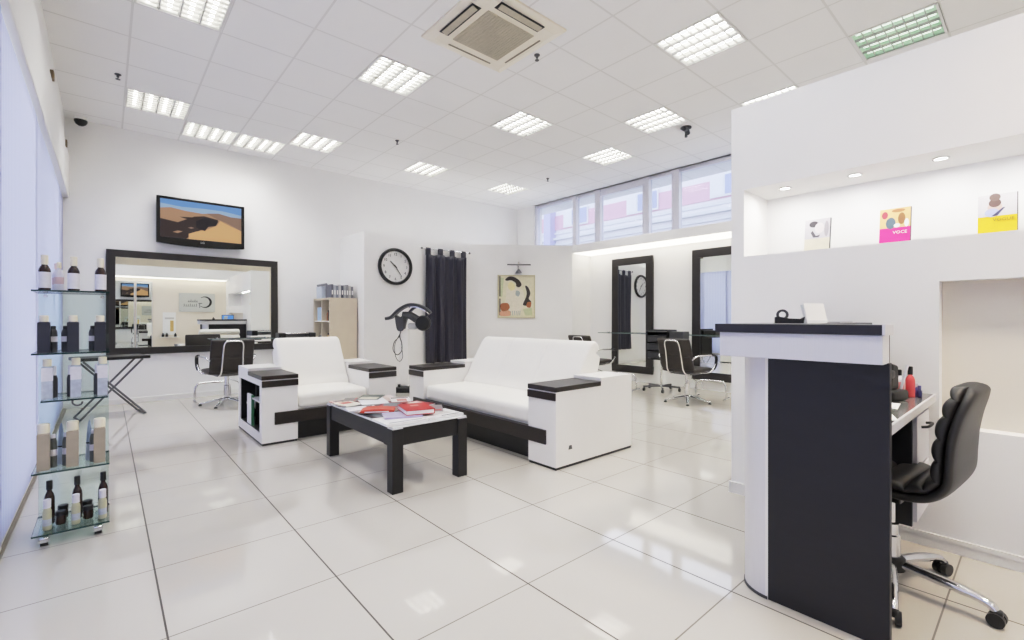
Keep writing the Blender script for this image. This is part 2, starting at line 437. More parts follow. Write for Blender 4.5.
for i, (k, m, lb) in enumerate(LIGHTS):
    x, y = cell(k, m); lamp_in(x, y)
    if i == 0: L0.location = (x, y, ZC); L0['label'] = lb
    else:
        lt = dup(L0, lb, (x, y, ZC))
        if 'greenish' in lb:
            for c in lt.children:
                if c.name.startswith(('tube', 'reflector')):
                    c.material_slots[0].link = 'OBJECT'
                    c.material_slots[0].material = mat('tube_dim_green', (225, 240, 225), .4, emit=1.6, ecol=(232, 248, 232)) if c.name.startswith('tube') else mat('reflector_green', (186, 204, 188), .4, emit=.1, ecol=(220, 245, 222))
for k, m in behind:
    x, y = cell(k, m); lamp_in(x, y); dup(L0, 'square louvred ceiling light added out of view to brighten the room', (x, y, ZC))

# ------------------------------------------------------------------ air conditioner cassette
AC = thing('air_conditioner', 'square ceiling air conditioner cassette with beige grille', 'air conditioner', (2.585, 3.21, ZC))
ACM = mat('ac_cream', (243, 236, 220), .4, var=.02, vscale=6)
h = .46
mb = MB()
mb.add([(-h, -h, 0), (h, -h, 0), (h, h, 0), (-h, h, 0), (-h, -h, -.02), (h, -h, -.02), (h, h, -.02), (-h, h, -.02), (-.38, -.38, -.045), (.38, -.38, -.045), (.38, .38, -.045), (-.38, .38, -.045)],
       [(0, 1, 2, 3), (0, 4, 5, 1), (1, 5, 6, 2), (2, 6, 7, 3), (3, 7, 4, 0), (4, 8, 9, 5), (5, 9, 10, 6), (6, 10, 11, 7), (7, 11, 8, 4), (8, 11, 10, 9)])
mb.build('panel', ACM, AC, bevel=.006)
GR = mat('ac_grille', (196, 188, 168), .6, var=.05, vscale=40, bump=.3, bscale=300)
mb = MB().box((-.255, -.255, -.052), (.255, .255, -.044))
for i in range(20):
    x = -.245+.49*i/19; mb.box((x-.004, -.25, -.056), (x+.004, .25, -.051))
mb.build('intake_grille', GR, AC)
for i in range(4):
    T = Matrix.Rotation(PI/2*i, 4, 'Z')
    op = i in (0, 3)
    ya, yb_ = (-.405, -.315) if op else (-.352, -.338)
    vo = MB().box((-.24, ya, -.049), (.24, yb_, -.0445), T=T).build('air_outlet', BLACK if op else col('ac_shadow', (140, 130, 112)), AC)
    if op: MB().prism([(-.392, -.052), (-.345, -.066), (-.338, -.062), (-.385, -.048)], -.225, .225, 'x', T=T).build('flap', GR, vo)
    else: MB().box((-.225, -.385, -.0485), (.225, -.353, -.0445), T=T).build('flap', ACM, vo)

# ------------------------------------------------------------------ small ceiling items
def sprinkler(x, y, lb):
    t = thing('sprinkler', lb, 'sprinkler', (x, y, ZC), group='ceiling sprinklers')
    MB().lathe([(.028, 0), (.028, -.006), (.012, -.014), (.012, -.03), (.005, -.034), (.005, -.05)], seg=14).build('body', STEEL, t, smooth=40)
    MB().lathe([(.02, -.05), (.02, -.054), (.004, -.056)], seg=14).build('deflector', STEEL, t)
sprinkler(3.126, 3.208, 'tiny ceiling sprinkler next to the air conditioner corner')
sprinkler(3.125, 6.06, 'tiny ceiling sprinkler in the back of the ceiling, above the clock')
sprinkler(6.02, 5.9, 'tiny ceiling sprinkler near the high windows')
sprinkler(.093, 6.33, 'tiny ceiling sprinkler beside the light nearest the blinds')
t = thing('ceiling_spotlight', 'black twin-head spotlight fixed to the ceiling by the high windows', 'spotlight', (5.8, 3.12, ZC))
MB().lathe([(.07, 0), (.07, -.012), (.03, -.02)], seg=20).build('base', BLACK, t, smooth=40)
for sx in (-1, 1):
    MB().cyl((0, 0, -.02), (sx*.09, .02*sx, -.05), .035, .028, 14).build('lamp_head', BLACK, t, smooth=40)
MB().cyl((0, 0, -.015), (0, 0, -.13), .012, .018, 12).build('sensor', DGREY, t, smooth=40)
t = thing('security_camera', 'small dark dome security camera in the back left corner under the ceiling', 'security camera', (-.24, YB-.1, 3.655))
MB().box((-.06, -.06, -.01), (.06, .1, .025)).build('bracket', WHITE, t, bevel=.004)
MB().lathe([(.065, -.01), (.065, -.03), (.05, -.06), (.025, -.078), (.0, -.082)], seg=20).build('dome', BLACK, t, smooth=50)

# ------------------------------------------------------------------ panel blinds
def blind_mat():
    m = bpy.data.materials.new('blind_fabric'); m.use_nodes = True
    nt = m.node_tree; nt.nodes.clear(); L = nt.links.new
    o = nt.nodes.new('ShaderNodeOutputMaterial'); mx = nt.nodes.new('ShaderNodeMixShader'); mx.inputs[0].default_value = .5
    d = nt.nodes.new('ShaderNodeBsdfDiffuse'); t = nt.nodes.new('ShaderNodeBsdfTranslucent')
    w = nt.nodes.new('ShaderNodeTexWave'); w.wave_type = 'BANDS'; w.bands_direction = 'Y'; w.inputs['Scale'].default_value = 6; w.inputs['Distortion'].default_value = .6
    g = nt.nodes.new('ShaderNodeNewGeometry'); L(g.outputs['Position'], w.inputs['Vector'])
    r = nt.nodes.new('ShaderNodeValToRGB'); r.color_ramp.elements[0].color = lin((214, 216, 234)); r.color_ramp.elements[1].color = lin((226, 228, 240))
    L(w.outputs['Fac'], r.inputs['Fac']); L(r.outputs['Color'], d.inputs['Color']); L(r.outputs['Color'], t.inputs['Color'])
    L(d.outputs[0], mx.inputs[1]); L(t.outputs[0], mx.inputs[2]); L(mx.outputs[0], o.inputs[0])
    return m
BL = blind_mat()
be = [-2.2, -.9, .4, 1.65, 3.3, 4.95, 6.6, 7.4, 8.055]
bl = ['behind camera, first', 'behind camera, second', 'beside the camera', 'panel blind at the left edge of the photo', 'white panel blind left of the glass display rack',
      'white panel blind behind the glass display rack', 'white panel blind second from the back corner', 'white panel blind nearest the back corner']
for i in range(8):
    a, b = be[i], be[i+1]; x = XL+.092-.006*i
    o = MB().box((x-.002, a-.04, .03), (x+.002, b+.04, 2.655)).build('panel_blind', BL)
    tag(o, bl[i] if i > 2 else 'white panel blind '+bl[i], 'blind', 'panel blinds')
    MB().box((x-.0026, a-.04, .016), (x+.0026, b+.04, .030)).build('bottom_bar', WHITE, o)

# ------------------------------------------------------------------ big mirror, TV
t = thing('wall_mirror', 'large wide mirror in a black frame below the television', 'mirror', (1.035, YB, 1.355))
W2, H2, fw = 1.035, .70, .094
f = MB()
for a, b in (((-W2, -H2), (W2, -H2+fw)), ((-W2, H2-fw), (W2, H2)), ((-W2, -H2+fw), (-W2+fw, H2-fw)), ((W2-fw, -H2+fw), (W2, H2-fw))):
    f.box((a[0], -.035, a[1]), (b[0], -.002, b[1]))
f.build('frame', FRAMEB, t, bevel=.004)
MB().box((-W2+fw-.01, -.016, -H2+fw-.01), (W2-fw+.01, -.006, H2-fw+.01)).build('mirror_glass', MIRROR, t)

t = thing('television', 'flat black television on the wall showing desert dunes', 'television', (1.05, YB-.085, 2.515))
w, h = .533, .322
out = [(-w, h), (-w, -h+.0)]+[(-w+2*w*i/12, -h-.03*(1-((i-6)/6)**2)) for i in range(1, 12)]+[(w, -h), (w, h)]
MB().prism(out, -.03, .03, 'y').build('casing', mat('tv_gloss_black', (20, 20, 22), .18), t, bevel=.006)
MB().box((-.2, .03, -.15), (.2, .084, .15)).build('wall_bracket', BLACK, t)
sw, s0, s1 = .49, -.245, .285
def em(n, c, e=.8): return mat(n, (16, 16, 18), .35, emit=e, ecol=c, spec=.3)
sky = em('screen_sky', (116, 160, 216)); skl = em('screen_haze', (164, 186, 214)); tan = em('screen_tan', (180, 144, 116)); pk = em('screen_far_sand', (150, 122, 106)); dk = em('screen_shadow', (62, 50, 48)); orr = em('screen_orange', (224, 178, 128)); drk = em('screen_dark_ridge', (38, 34, 38))
S = MB(); yy = -.0308
def sp(pts, mi, k): S.poly([(-sw+2*sw*a, yy-.0003*k, s0+(s1-s0)*b) for a, b in pts], mi)
S.box((-sw, yy, s0), (sw, yy+.003, s1), 0)
sp([(0, .88), (.25, .84), (.5, .86), (.75, .86), (1, .8), (1, .66), (0, .7)], 1, 1)
sp([(0, .75), (.12, .79), (.3, .74), (.5, .72), (.62, .76), (.8, .72), (1, .70), (1, 0), (0, 0)], 2, 2)
sp([(.55, .74), (.7, .78), (.86, .72), (1, .72), (1, .36), (.8, .55), (.68, .62)], 3, 3)
sp([(0, .48), (.2, .42), (.4, .62), (.52, .66), (.7, .6), (.6, .44), (.42, .2), (.3, .0), (0, .0)], 4, 4)
sp([(.22, .57), (.42, .60), (.5, .64), (.44, .56), (.3, .53)], 4, 4)
sp([(.33, 0), (.33, .14), (.42, .22), (.55, .30), (.68, .44), (.72, .58), (.86, .46), (1, .36), (1, 0)], 5, 5)
sp([(.42, .34), (.42, .5), (.53, .62), (.7, .57), (.68, .48), (.66, .42), (.57, .38), (.53, .26), (.47, .28)], 6, 6)
sp([(.14, .15), (.2, .2), (.26, .19), (.2, .13)], 2, 6); sp([(.32, .3), (.36, .33), (.4, .31), (.36, .28)], 3, 7)
S.build('screen', [sky, skl, tan, pk, dk, orr, drk], t, fix=False)
text_mb('LG', .04, Matrix.Translation((0, -.031, -.283)) @ Matrix.Rotation(PI/2, 4, 'X')).build('logo', em('logo_grey', (200, 200, 200), .9), t)

# ------------------------------------------------------------------ clock
t = thing('wall_clock', 'large round wall clock with black rim and white dial', 'clock', (3.627, 7.11, 2.005))
RY = Matrix.Rotation(PI/2, 4, 'X')
MB().lathe([(.255, 0), (.305, 0), (.308, .02), (.30, .045), (.28, .055), (.262, .048), (.256, .016), (.255, 0)], seg=64, T=RY, caps=False).build('rim', BLACK, t, smooth=40)
MB().lathe([(.262, .004), (.262, .014), (.0, .0141)], seg=48, T=RY).build('dial', PAPER, t)
n = MB()
for k in range(1, 13):
    a = 2*PI*k/12
    text_mb(str(k), .062, RY @ Matrix.Translation((.205*sin(a), .205*cos(a), .016)), n)
for k in range(60):
    a = 2*PI*k/60; T = RY @ Matrix.Rotation(-a, 4, 'Z')
    n.box((-.0015, .243, .0145), (.0015, .252, .0155), T=T)
n.build('numerals', DGREY, t)
for nm, l, wd, deg, zz in (('hour_hand', .13, .012, 312, .018), ('minute_hand', .195, .008, 145, .021)):
    T = RY @ Matrix.Rotation(-math.radians(deg), 4, 'Z')
    MB().add([(-wd, -.03, zz), (wd, -.03, zz), (wd*.5, l, zz), (-wd*.5, l, zz), (-wd, -.03, zz+.002), (wd, -.03, zz+.002), (wd*.5, l, zz+.002), (-wd*.5, l, zz+.002)],
             [(3, 2, 1, 0), (4, 5, 6, 7), (0, 1, 5, 4), (1, 2, 6, 5), (2, 3, 7, 6), (3, 0, 4, 7)], T=T).build(nm, BLACK, t)

# ------------------------------------------------------------------ curtain + rod
ROD = thing('curtain_rod', 'thin white curtain rod with ball ends', 'curtain rod', (4.6, 7.05, 2.36))
MB().cyl((-.49, 0, 0), (.50, 0, 0), .010, seg=12).build('rod', CHROME, ROD, smooth=40)
for x in (-.5, .51):
    MB().lathe([(.0, -.022), (.016, -.016), (.022, 0), (.016, .016), (.0, .022)], c=(x, 0, 0), seg=12).build('finial', STEEL, ROD, smooth=60)
for x in (-.46, .47):
    MB().cyl((x, 0, 0), (x, .06, 0), .008, seg=8).build('bracket', CHROME, ROD)
CUR = mat('curtain_fabric', (50, 49, 62), .55, var=.12, vscale=6, bump=.1, bscale=400, stretch=(1, 1, .2))
t = thing('curtain', 'dark navy tab-top curtain hanging beside the clock', 'curtain', (4.6, 7.05, 0))
mb = MB(); NX, NZ = 120, 24; vs = []
for j in range(NZ+1):
    z = .36+(2.27-.36)*j/NZ; q = j/NZ
    for i in range(NX+1):
        u = i/NX; x = (-.43+.86*u)*(1.0+.012*(1-q))
        ph = u*2*PI*4.5+.5*sin(3*u+2*q)
        y = .032*sin(ph)*(.75+.35*(1-q))+.010*sin(2.3*ph+3*q)
        zz = z-(.012*(1-cos(u*2*PI*3)) if j == NZ else 0)
        vs.append((x, y-.02, zz))
fs = [(j*(NX+1)+i, j*(NX+1)+i+1, (j+1)*(NX+1)+i+1, (j+1)*(NX+1)+i) for j in range(NZ) for i in range(NX)]
o = mb.add(vs, fs).build('drape', CUR, t, smooth=80)
md = o.modifiers.new('thick', 'SOLIDIFY'); md.thickness = .004
for i in range(4):
    x = -.375+.75*i/3
    tb = [(-.015-.0, 2.25), (-.018, 2.345), (-.012, 2.372), (0, 2.38), (.012, 2.372), (.018, 2.345), (.015, 2.25), (.012, 2.25), (.013, 2.34), (.0, 2.372), (-.013, 2.34), (-.012, 2.25)]
    MB().prism(tb, x-.045, x+.045, 'x').build('tab', CUR, t)

# ------------------------------------------------------------------ picture and picture light on the diagonal wall
d = Vector((6.72-5.16, 5.93-7.11, 0)).normalized(); nrm = Vector((d.y, -d.x, 0))
ang = math.atan2(d.y, d.x)
def on_diag(s): return Vector((5.16, 7.11, 0))+d*s
from_px = on_diag(.88)
t = thing('picture', 'framed print in cream, black and orange on the diagonal wall', 'picture', (from_px.x, from_px.y, 1.56), ang)
w, h = .355, .405
f = MB()
for a, b in (((-w, -h), (w, -h+.02)), ((-w, h-.02), (w, h)), ((-w, -h), (-w+.02, h)), ((w-.02, -h), (w, h))):
    f.box((a[0], -.03, a[1]), (b[0], -.001, b[1]))
f.build('frame', col('pale_gold_frame', (206, 200, 168), .35), t, bevel=.003)
S = MB(); S.box((-w+.02, -.014, -h+.02), (w-.02, -.004, h-.02), 0)
def pp(pts, mi, k=1): S.poly([(p[0]*.7-.35, -.0142-.0004*k, .4-p[1]*.8) for p in pts], mi)
pp([(.04, .02), (.07, .02), (.07, .5), (.04, .5)], 1); pp([(.04, .55), (.07, .55), (.07, .95), (.04, .95)], 1)
pp([(.07, .05), (.16, .06), (.12, .5), (.07, .52)], 6)
pp(smooth_closed([(.24, .30), (.34, .22), (.5, .3), (.66, .34), (.72, .55), (.66, .8), (.5, .93), (.3, .9), (.2, .7), (.22, .5)], 5), 2, 2)
pp(smooth_closed([(.2, .1), (.3, .03), (.44, .04), (.58, .12), (.64, .22), (.58, .28), (.5, .26), (.48, .18), (.36, .12), (.24, .13)], 5), 1, 3)
pp(smooth_closed([(.74, .25), (.82, .28), (.88, .42), (.84, .55), (.9, .62), (.88, .7), (.74, .72), (.68, .68), (.76, .52), (.78, .4)], 5), 1, 3)
pp(smooth_closed([(.28, .2), (.36, .16), (.44, .22), (.46, .32), (.36, .36), (.28, .3)], 5), 3, 3)
pp(smooth_closed([(.08, .68), (.26, .66), (.32, .76), (.24, .84), (.1, .84)], 5), 4, 4); pp(smooth_closed([(.08, .85), (.3, .83), (.34, .95), (.08, .96)], 5), 5, 4)
pp(smooth_closed([(.8, .64), (.9, .64), (.88, .76), (.78, .74)], 5), 4, 4); pp([(.68, .8), (.92, .76), (.94, .95), (.74, .95)], 6, 3)
pp(smooth_closed([(.5, .36), (.6, .4), (.56, .5), (.48, .46)], 5), 7, 4)
for q in range(6): pp([(.34+.05*q, .84), (.36+.05*q, .84), (.35+.05*q, .95), (.33+.05*q, .95)], 7, 4)
S.build('print', [col('print_cream', (226, 220, 196)), col('print_black', (58, 50, 46)), col('print_body', (232, 224, 206)), col('print_skin', (234, 222, 178)), col('print_orange', (176, 110, 72)), col('print_peach', (220, 170, 140)), col('print_green', (200, 206, 170)), col('print_grey', (176, 184, 180))], t, fix=False)
p2 = on_diag(.92)
t = thing('picture_light', 'slim chrome picture light on the wall above the framed print', 'picture light', (p2.x, p2.y, 2.13), ang)
MB().box((-.01, -.012, -.06), (.01, -.001, .09)).build('back_plate', CHROME, t)
MB().cyl((0, -.012, 0), (0, -.12, .02), .006, seg=8).build('arm', CHROME, t)
MB().cyl((-.22, -.12, .02), (.22, -.12, .02), .012, seg=12).build('lamp_tube', STEEL, t, smooth=40)
MB().lathe([(.02, .03), (.06, -.03), (.06, -.04), (.0, -.04)], c=(.0, -.05, -.09), seg=14).build('lamp_shade', STEEL, t, smooth=40)

# ------------------------------------------------------------------ sofa + armchair
def arm_part(parent, x0, x1, y0, y1, open_side=False):
    """local frame: seat faces -Y; arm runs along Y from y0(front) to y1(back)"""
    b = MB()
    if not open_side:
        b.box((x0, y0+.0, .02), (x1, y1, .545)); 
    else:
        oy0, oy1, oz0, oz1, dp = y0+.085, y1-.07, .10, .53, .22
        b.box((x0+dp, y0, .02), (x1, y1, .545)); b.box((x0, y0, .02), (x0+dp, oy0, .545)); b.box((x0, oy1, .02), (x0+dp, y1, .545))
        b.box((x0, oy0, .02), (x0+dp, oy1, oz0)); b.box((x0, oy0, oz1), (x0+dp, oy1, .545))
    b.box((x0, y0+.54, .5455), (x1, y1, .65))
    b.box((x0, y0, .5455), (x1, y0+.5395, .586))
    a = b.build('armrest', LACQ, parent, fix=False)
    MB().box((x0+.005, y0+.005, 0), (x1-.005, y1-.005, .02)).build('plinth', BLACK, a)
    MB().box((x0-.004, y0-.006, .587), (x1+.004, y0+.535, .624)).build('armrest_top', WOODD, a, bevel=.003)
    MB().box((x0-.002, y0-.012, .522), (x1+.002, y0-.0005, .579)).build('front_strip', WOODD, a, bevel=.002)
    if open_side:
        c = MB(); D = .004
        c.box((x0+dp-.006, oy0, oz0), (x0+dp-.001, oy1, oz1)); c.box((x0+.012, oy0+.0005, oz0), (x0+dp, oy0+.006, oz1)); c.box((x0+.012, oy1-.006, oz0), (x0+dp, oy1-.0005, oz1))
        c.box((x0+.012, oy0, oz0), (x0+dp, oy1, oz0+.006)); c.box((x0+.012, oy0, oz1-.006), (x0+dp, oy1, oz1-.0005))
        c.build('compartment_lining', BLACK, a)
        s = MB(); ym = (oy0+oy1)/2
        s.box((x0+.06, ym-.012, oz0+.006), (x0+dp-.006, ym+.012, oz1-.006)); s.build('divider', BLACKW, a)
        s = MB(); s.box((x0+.06, ym+.012, .255), (x0+dp-.006, oy1-.006, .272)); s.box((x0+.02, oy0+.006, .36), (x0+dp-.006, ym-.012, .377)); s.build('shelf', LACQ, a)
    return a

def make_sofa(name, label, cat, loc, rotz, seatw, open_left, seams, aw=.31):
    t = thing(name, label, cat, loc, rotz)
    D = .97; hw = seatw/2
    arm_part(t, -hw-aw, -hw, 0, D, open_left); a2 = arm_part(t, hw, hw+aw, 0, D)
    MB().box((-hw+.001, .03, .29), (hw-.001, D-.05, .31)).box((-hw+.001, D-.16, .02), (hw-.001, D-.02, .60)).build('base_frame', LACQ, t)
    MB().box((-hw+.002, .09, .0), (hw-.002, .16, .285)).build('underside_shade', BLACK, t)  # black block added in place of the deep shade beneath the seat
    MB().box((-hw-.20, -.014, .178), (hw+.20, .035, .288)).build('front_rail', WOODD, t, bevel=.003)
    MB().rbox((-hw+.004, .015, .285), (hw-.004, .68, .435), .045, 12, top=.018).build('seat_cushion', LEAW, t, smooth=60)
    prof = smooth_closed([(.50, .43), (.56, .52), (.64, .68), (.74, .84), (.80, .915), (.86, .93), (.905, .895), (.90, .865), (.845, .838), (.895, .81), (.93, .77), (.90, .66), (.86, .58), (.80, .47), (.62, .43)], 4)
    mb = MB().loft(prof, -hw+.005, hw-.005, 'x', .03, seams)
    mb.build('backrest', LEAW, t, smooth=50)
    return t, a2
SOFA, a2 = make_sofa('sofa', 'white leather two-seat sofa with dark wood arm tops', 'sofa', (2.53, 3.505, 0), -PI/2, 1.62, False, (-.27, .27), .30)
# badge on the near arm of the sofa (outer side of the arm at +x local)
MB().prism([(.14, .135), (.18, .135), (.172, .165), (.148, .165)], 1.11, 1.114, 'x').build('badge', STEEL, a2)
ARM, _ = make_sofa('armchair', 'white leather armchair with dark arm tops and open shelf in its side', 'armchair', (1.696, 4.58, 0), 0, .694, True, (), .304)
# booklet in the armchair side shelf
o = MB().box((0, .03, 0), (.018, .2, .29), 0).box((0, .0, 0), (.02, .029, .29), 1).build('book', [PAPER, col('green_cover', (60, 120, 84))])
o.location = (1.06, 5.03, .1065); tag(o, 'white and green booklet standing in the armchair side shelf', 'book')

# ------------------------------------------------------------------ coffee table and magazines
t = thing('coffee_table', 'low dark wood coffee table covered with magazines', 'coffee table', (1.685, 3.355, 0))
hx, hy, lg = .295, .595, .078
for sx in (-1, 1):
    for sy in (-1, 1):
        x, y = sx*(hx-lg/2), sy*(hy-lg/2)
        l = MB().box((x-lg/2, y-lg/2, 0), (x+lg/2, y+lg/2, .418)).build('leg', BLACKW, t, bevel=.003)
        MB().box((x-lg/2+.002, y-lg/2+.002, .418), (x+lg/2-.002, y+lg/2-.002, .424)).build('leg_cap', SILVER, l)
a = MB()
a.box((-hx+.012, -hy+lg, .305), (-hx+.032, hy-lg, .424)); a.box((hx-.032, -hy+lg, .305), (hx-.012, hy-lg, .424))
a.box((-hx+lg, -hy+.012, .305), (hx-lg, -hy+.032, .424)); a.box((-hx+lg, hy-.032, .305), (hx-lg, hy-.012, .424))
a.build('apron', BLACKW, t, bevel=.002)
MB().box((-hx+.004, -hy+.004, .424), (hx-.004, hy-.004, .436)).build('table_top', mat('table_glass_top', (226, 227, 228), .12, var=.02), t, bevel=.002)

def magazine(x, y, z, w, l, th, rot, rgb, lb, art=None, name='magazine', cat='magazine'):
    t = thing(name, lb, cat, (x, y, z), rot, 'magazines on the coffee table')
    MB().box((-w/2+.001, -l/2+.001, .0006), (w/2-.001, l/2-.001, th-.0006)).build('pages', PAPER, t)
    c = MB().box((-w/2, -l/2, 0), (w/2, l/2, .0008)).box((-w/2, -l/2, th-.0008), (w/2, l/2, th)).box((-w/2, -l/2, 0), (-w/2+.001, l/2, th))
    cov = c.build('cover', col('cover_%d_%d_%d' % rgb, rgb, .3), t)
    if art:
        for i, (a0, b0, a1, b1, rg) in enumerate(art):
            MB().box((-w/2+w*a0, -l/2+l*b0, th+.0001), (-w/2+w*a1, -l/2+l*b1, th+.0004+.0001*i)).build('cover_print', col('ink_%d_%d_%d' % rg, rg, .35), cov)
    return t
ZT = .437
Rr = math.radians
A1 = [(.1, .8, .9, .95, (190, 40, 50)), (.2, .1, .8, .7, (206, 186, 176))]
A2 = [(.1, .82, .8, .94, (40, 40, 46)), (.15, .15, .75, .72, (120, 130, 136))]
A3 = [(.1, .78, .9, .94, (236, 236, 232)), (.25, .1, .9, .7, (90, 60, 52))]
# base layer of broad white magazines along the edges
magazine(1.52, 2.905, ZT, .24, .30, .016, Rr(88), (236, 235, 232), 'white magazine at the near corner of the coffee table', [(.1, .1, .16, .9, (120, 122, 128)), (.5, .2, .9, .8, (222, 222, 220))])
magazine(1.82, 2.905, ZT, .24, .29, .014, Rr(92), (238, 237, 235), 'white magazine on the right front corner of the coffee table', [(.08, .08, .14, .6, (60, 60, 64)), (.3, .2, .9, .85, (210, 206, 204))])
magazine(1.51, 3.19, ZT, .21, .285, .007, Rr(4), (52, 50, 52), 'black magazine along the left edge of the coffee table', A2)
magazine(1.83, 3.20, ZT, .21, .285, .008, Rr(-6), (196, 110, 96), 'salmon magazine beside the red hardback', A3)
magazine(1.50, 3.52, ZT, .21, .29, .006, Rr(7), (226, 228, 228), 'pale grey magazine halfway along the left edge of the table', [(.1, .3, .9, .42, (120, 160, 150))])
magazine(1.80, 3.53, ZT, .22, .29, .008, Rr(-4), (196, 186, 160), 'beige magazine in the middle of the right side', A1)
magazine(1.52, 3.80, ZT, .22, .28, .010, Rr(2), (214, 176, 164), 'magazine with a pink cover on the far left corner', [(.2, .2, .7, .5, (200, 90, 80)), (.1, .7, .9, .95, (110, 108, 106))])
magazine(1.82, 3.80, ZT, .22, .28, .008, Rr(-8), (222, 206, 204), 'magazine with small red figures on the far right corner', [(.1, .1, .3, .9, (180, 50, 56)), (.5, .4, .8, .6, (190, 60, 60)), (.6, .1, .9, .3, (90, 70, 64))])
z2 = ZT+.0105
magazine(1.575, 2.98, ZT+.0165, .19, .26, .012, Rr(70), (186, 178, 206), 'lavender magazine under the red hardback', [(.1, .1, .9, .3, (120, 110, 160))])
magazine(1.53, 3.27, z2, .20, .27, .007, Rr(40), (176, 160, 152), 'brown-grey magazine tilted near the orange-red brochure', A3)
magazine(1.84, 3.39, z2, .2, .27, .007, Rr(30), (60, 46, 40), 'dark magazine tilted in the middle of the table', [(.1, .1, .9, .4, (196, 170, 120))])
magazine(1.64, 3.60, z2+.0135, .21, .28, .006, Rr(-15), (236, 236, 238), 'plain white magazine lying over others near the far end', [(.1, .8, .8, .9, (180, 190, 196))])
magazine(1.72, 3.40, z2+.007, .2, .27, .006, Rr(-35), (160, 60, 56), 'dark red magazine with a pale picture in the middle pile', A2)
magazine(1.79, 3.70, z2+.0005, .2, .27, .006, Rr(18), (224, 208, 200), 'blush magazine with red print near the far right edge', A1)
magazine(1.58, 3.86, z2, .18, .15, .005, Rr(60), (128, 126, 124), 'small grey leaflet at the far end of the table', [(.1, .1, .9, .4, (206, 90, 84))])
magazine(1.885, 3.06, ZT+.0148, .13, .26, .006, Rr(-30), (150, 144, 146), 'narrow grey magazine near the right edge of the table', [(.1, .1, .9, .3, (180, 70, 70))])
magazine(1.46, 3.40, ZT+.018, .15, .22, .007, Rr(80), (234, 234, 236), 'small white magazine jutting over the left edge of the table', [(.1, .1, .9, .3, (90, 90, 96))])
magazine(1.88, 3.28, ZT+.019, .15, .22, .008, Rr(12), (150, 46, 50), 'crimson magazine behind the red hardback near the right edge', [(.15, .5, .85, .9, (226, 214, 206))])
magazine(1.70, 3.78, ZT+.0245, .19, .25, .007, Rr(-40), (96, 104, 96), 'grey-green magazine at the far end of the table', [(.1, .1, .9, .5, (214, 206, 190))])
magazine(1.46, 3.66, ZT+.0175, .15, .2, .006, Rr(8), (232, 224, 206), 'cream booklet near the far left edge of the table', [(.2, .5, .8, .9, (176, 70, 62))])
magazine(1.86, 3.55, ZT+.0185, .16, .22, .007, Rr(-22), (236, 232, 230), 'white magazine with a dark heading by the right edge of the table', [(.05, .75, .95, .95, (50, 44, 46)), (.3, .1, .8, .6, (190, 120, 110))])
# red hardback
t = thing('book', 'thick red hardback book lying on the magazines', 'book', (1.70, 3.01, ZT+.029), Rr(-14))
w, l, th = .20, .27, .034
MB().box((-w/2, -l/2, .004), (w/2-.005, l/2-.006, th-.004)).build('pages', PAPER, t)
MB().box((-w/2-.003, -l/2-.003, 0), (w/2, l/2, .004)).box((-w/2-.003, -l/2-.003, th-.004), (w/2, l/2, th)).box((w/2-.004, -l/2-.003, 0), (w/2, l/2, th)).build('cover', col('red_cover', (188, 44, 42), .35), t, bevel=.001)
MB().box((-.03, .02, th), (.03, .06, th+.0006)).build('cover_print', col('pale_pink', (228, 150, 140)), t)
# orange-red rolled brochure
t = thing('brochure', 'folded orange-red brochure lying on the magazines', 'brochure', (1.515, 3.235, ZT+.0185), Rr(-30))
mb = MB(); pr = smooth_closed([(-.10, .0), (.09, .0), (.12, .008), (.10, .018), (0, .027), (-.08, .024), (-.12, .012)], 4)
mb.loft(pr, -.07, .07, 'y', .006); mb.build('cover', col('orange_red', (206, 78, 56), .35), t, smooth=50)
MB().box((-.09, -.072, .004), (.08, -.064, .012)).build('pages', PAPER, t)

# ------------------------------------------------------------------ salon chairs
def sheet(mb, curve, wfun, tfun, off=0, M=20, ex=.45, mi=0):
    """leather sheet: curve of (y,z) swept; cross section superellipse of width wfun(t), thickness tfun(t) on the side given by off"""
    n = len(curve); rings = []
    for i, (y, z) in enumerate(curve):
        a = curve[max(i-1, 0)]; b = curve[min(i+1, n-1)]
        ty, tz = b[0]-a[0], b[1]-a[1]; l = math.hypot(ty, tz); ny, nz = tz/l, -ty/l
        t = i/(n-1); w = wfun(t)/2; th = tfun(t)/2
        r = []
        for k in range(M):
            f = 2*PI*k/M; c, s = cos(f), sin(f)
            xx = w*math.copysign(abs(c)**ex, c); nn = th*math.copysign(abs(s)**ex, s)+off*th
            r.append((xx, y+ny*nn, z+nz*nn))
        rings.append(r)
    vs = [p for r in rings for p in r]
    fs = [(i*M+k, i*M+(k+1) % M, (i+1)*M+(k+1) % M, (i+1)*M+k) for i in range(n-1) for k in range(M)]
    fs += [tuple(range(M))[::-1], tuple((n-1)*M+k for k in range(M))]
    return mb.add(vs, fs, mi)
def endr(t, e=.06):
    q = min(t, 1-t)/e
    return 1 if q >= 1 else math.sqrt(max(.02, 1-(1-q)**2))

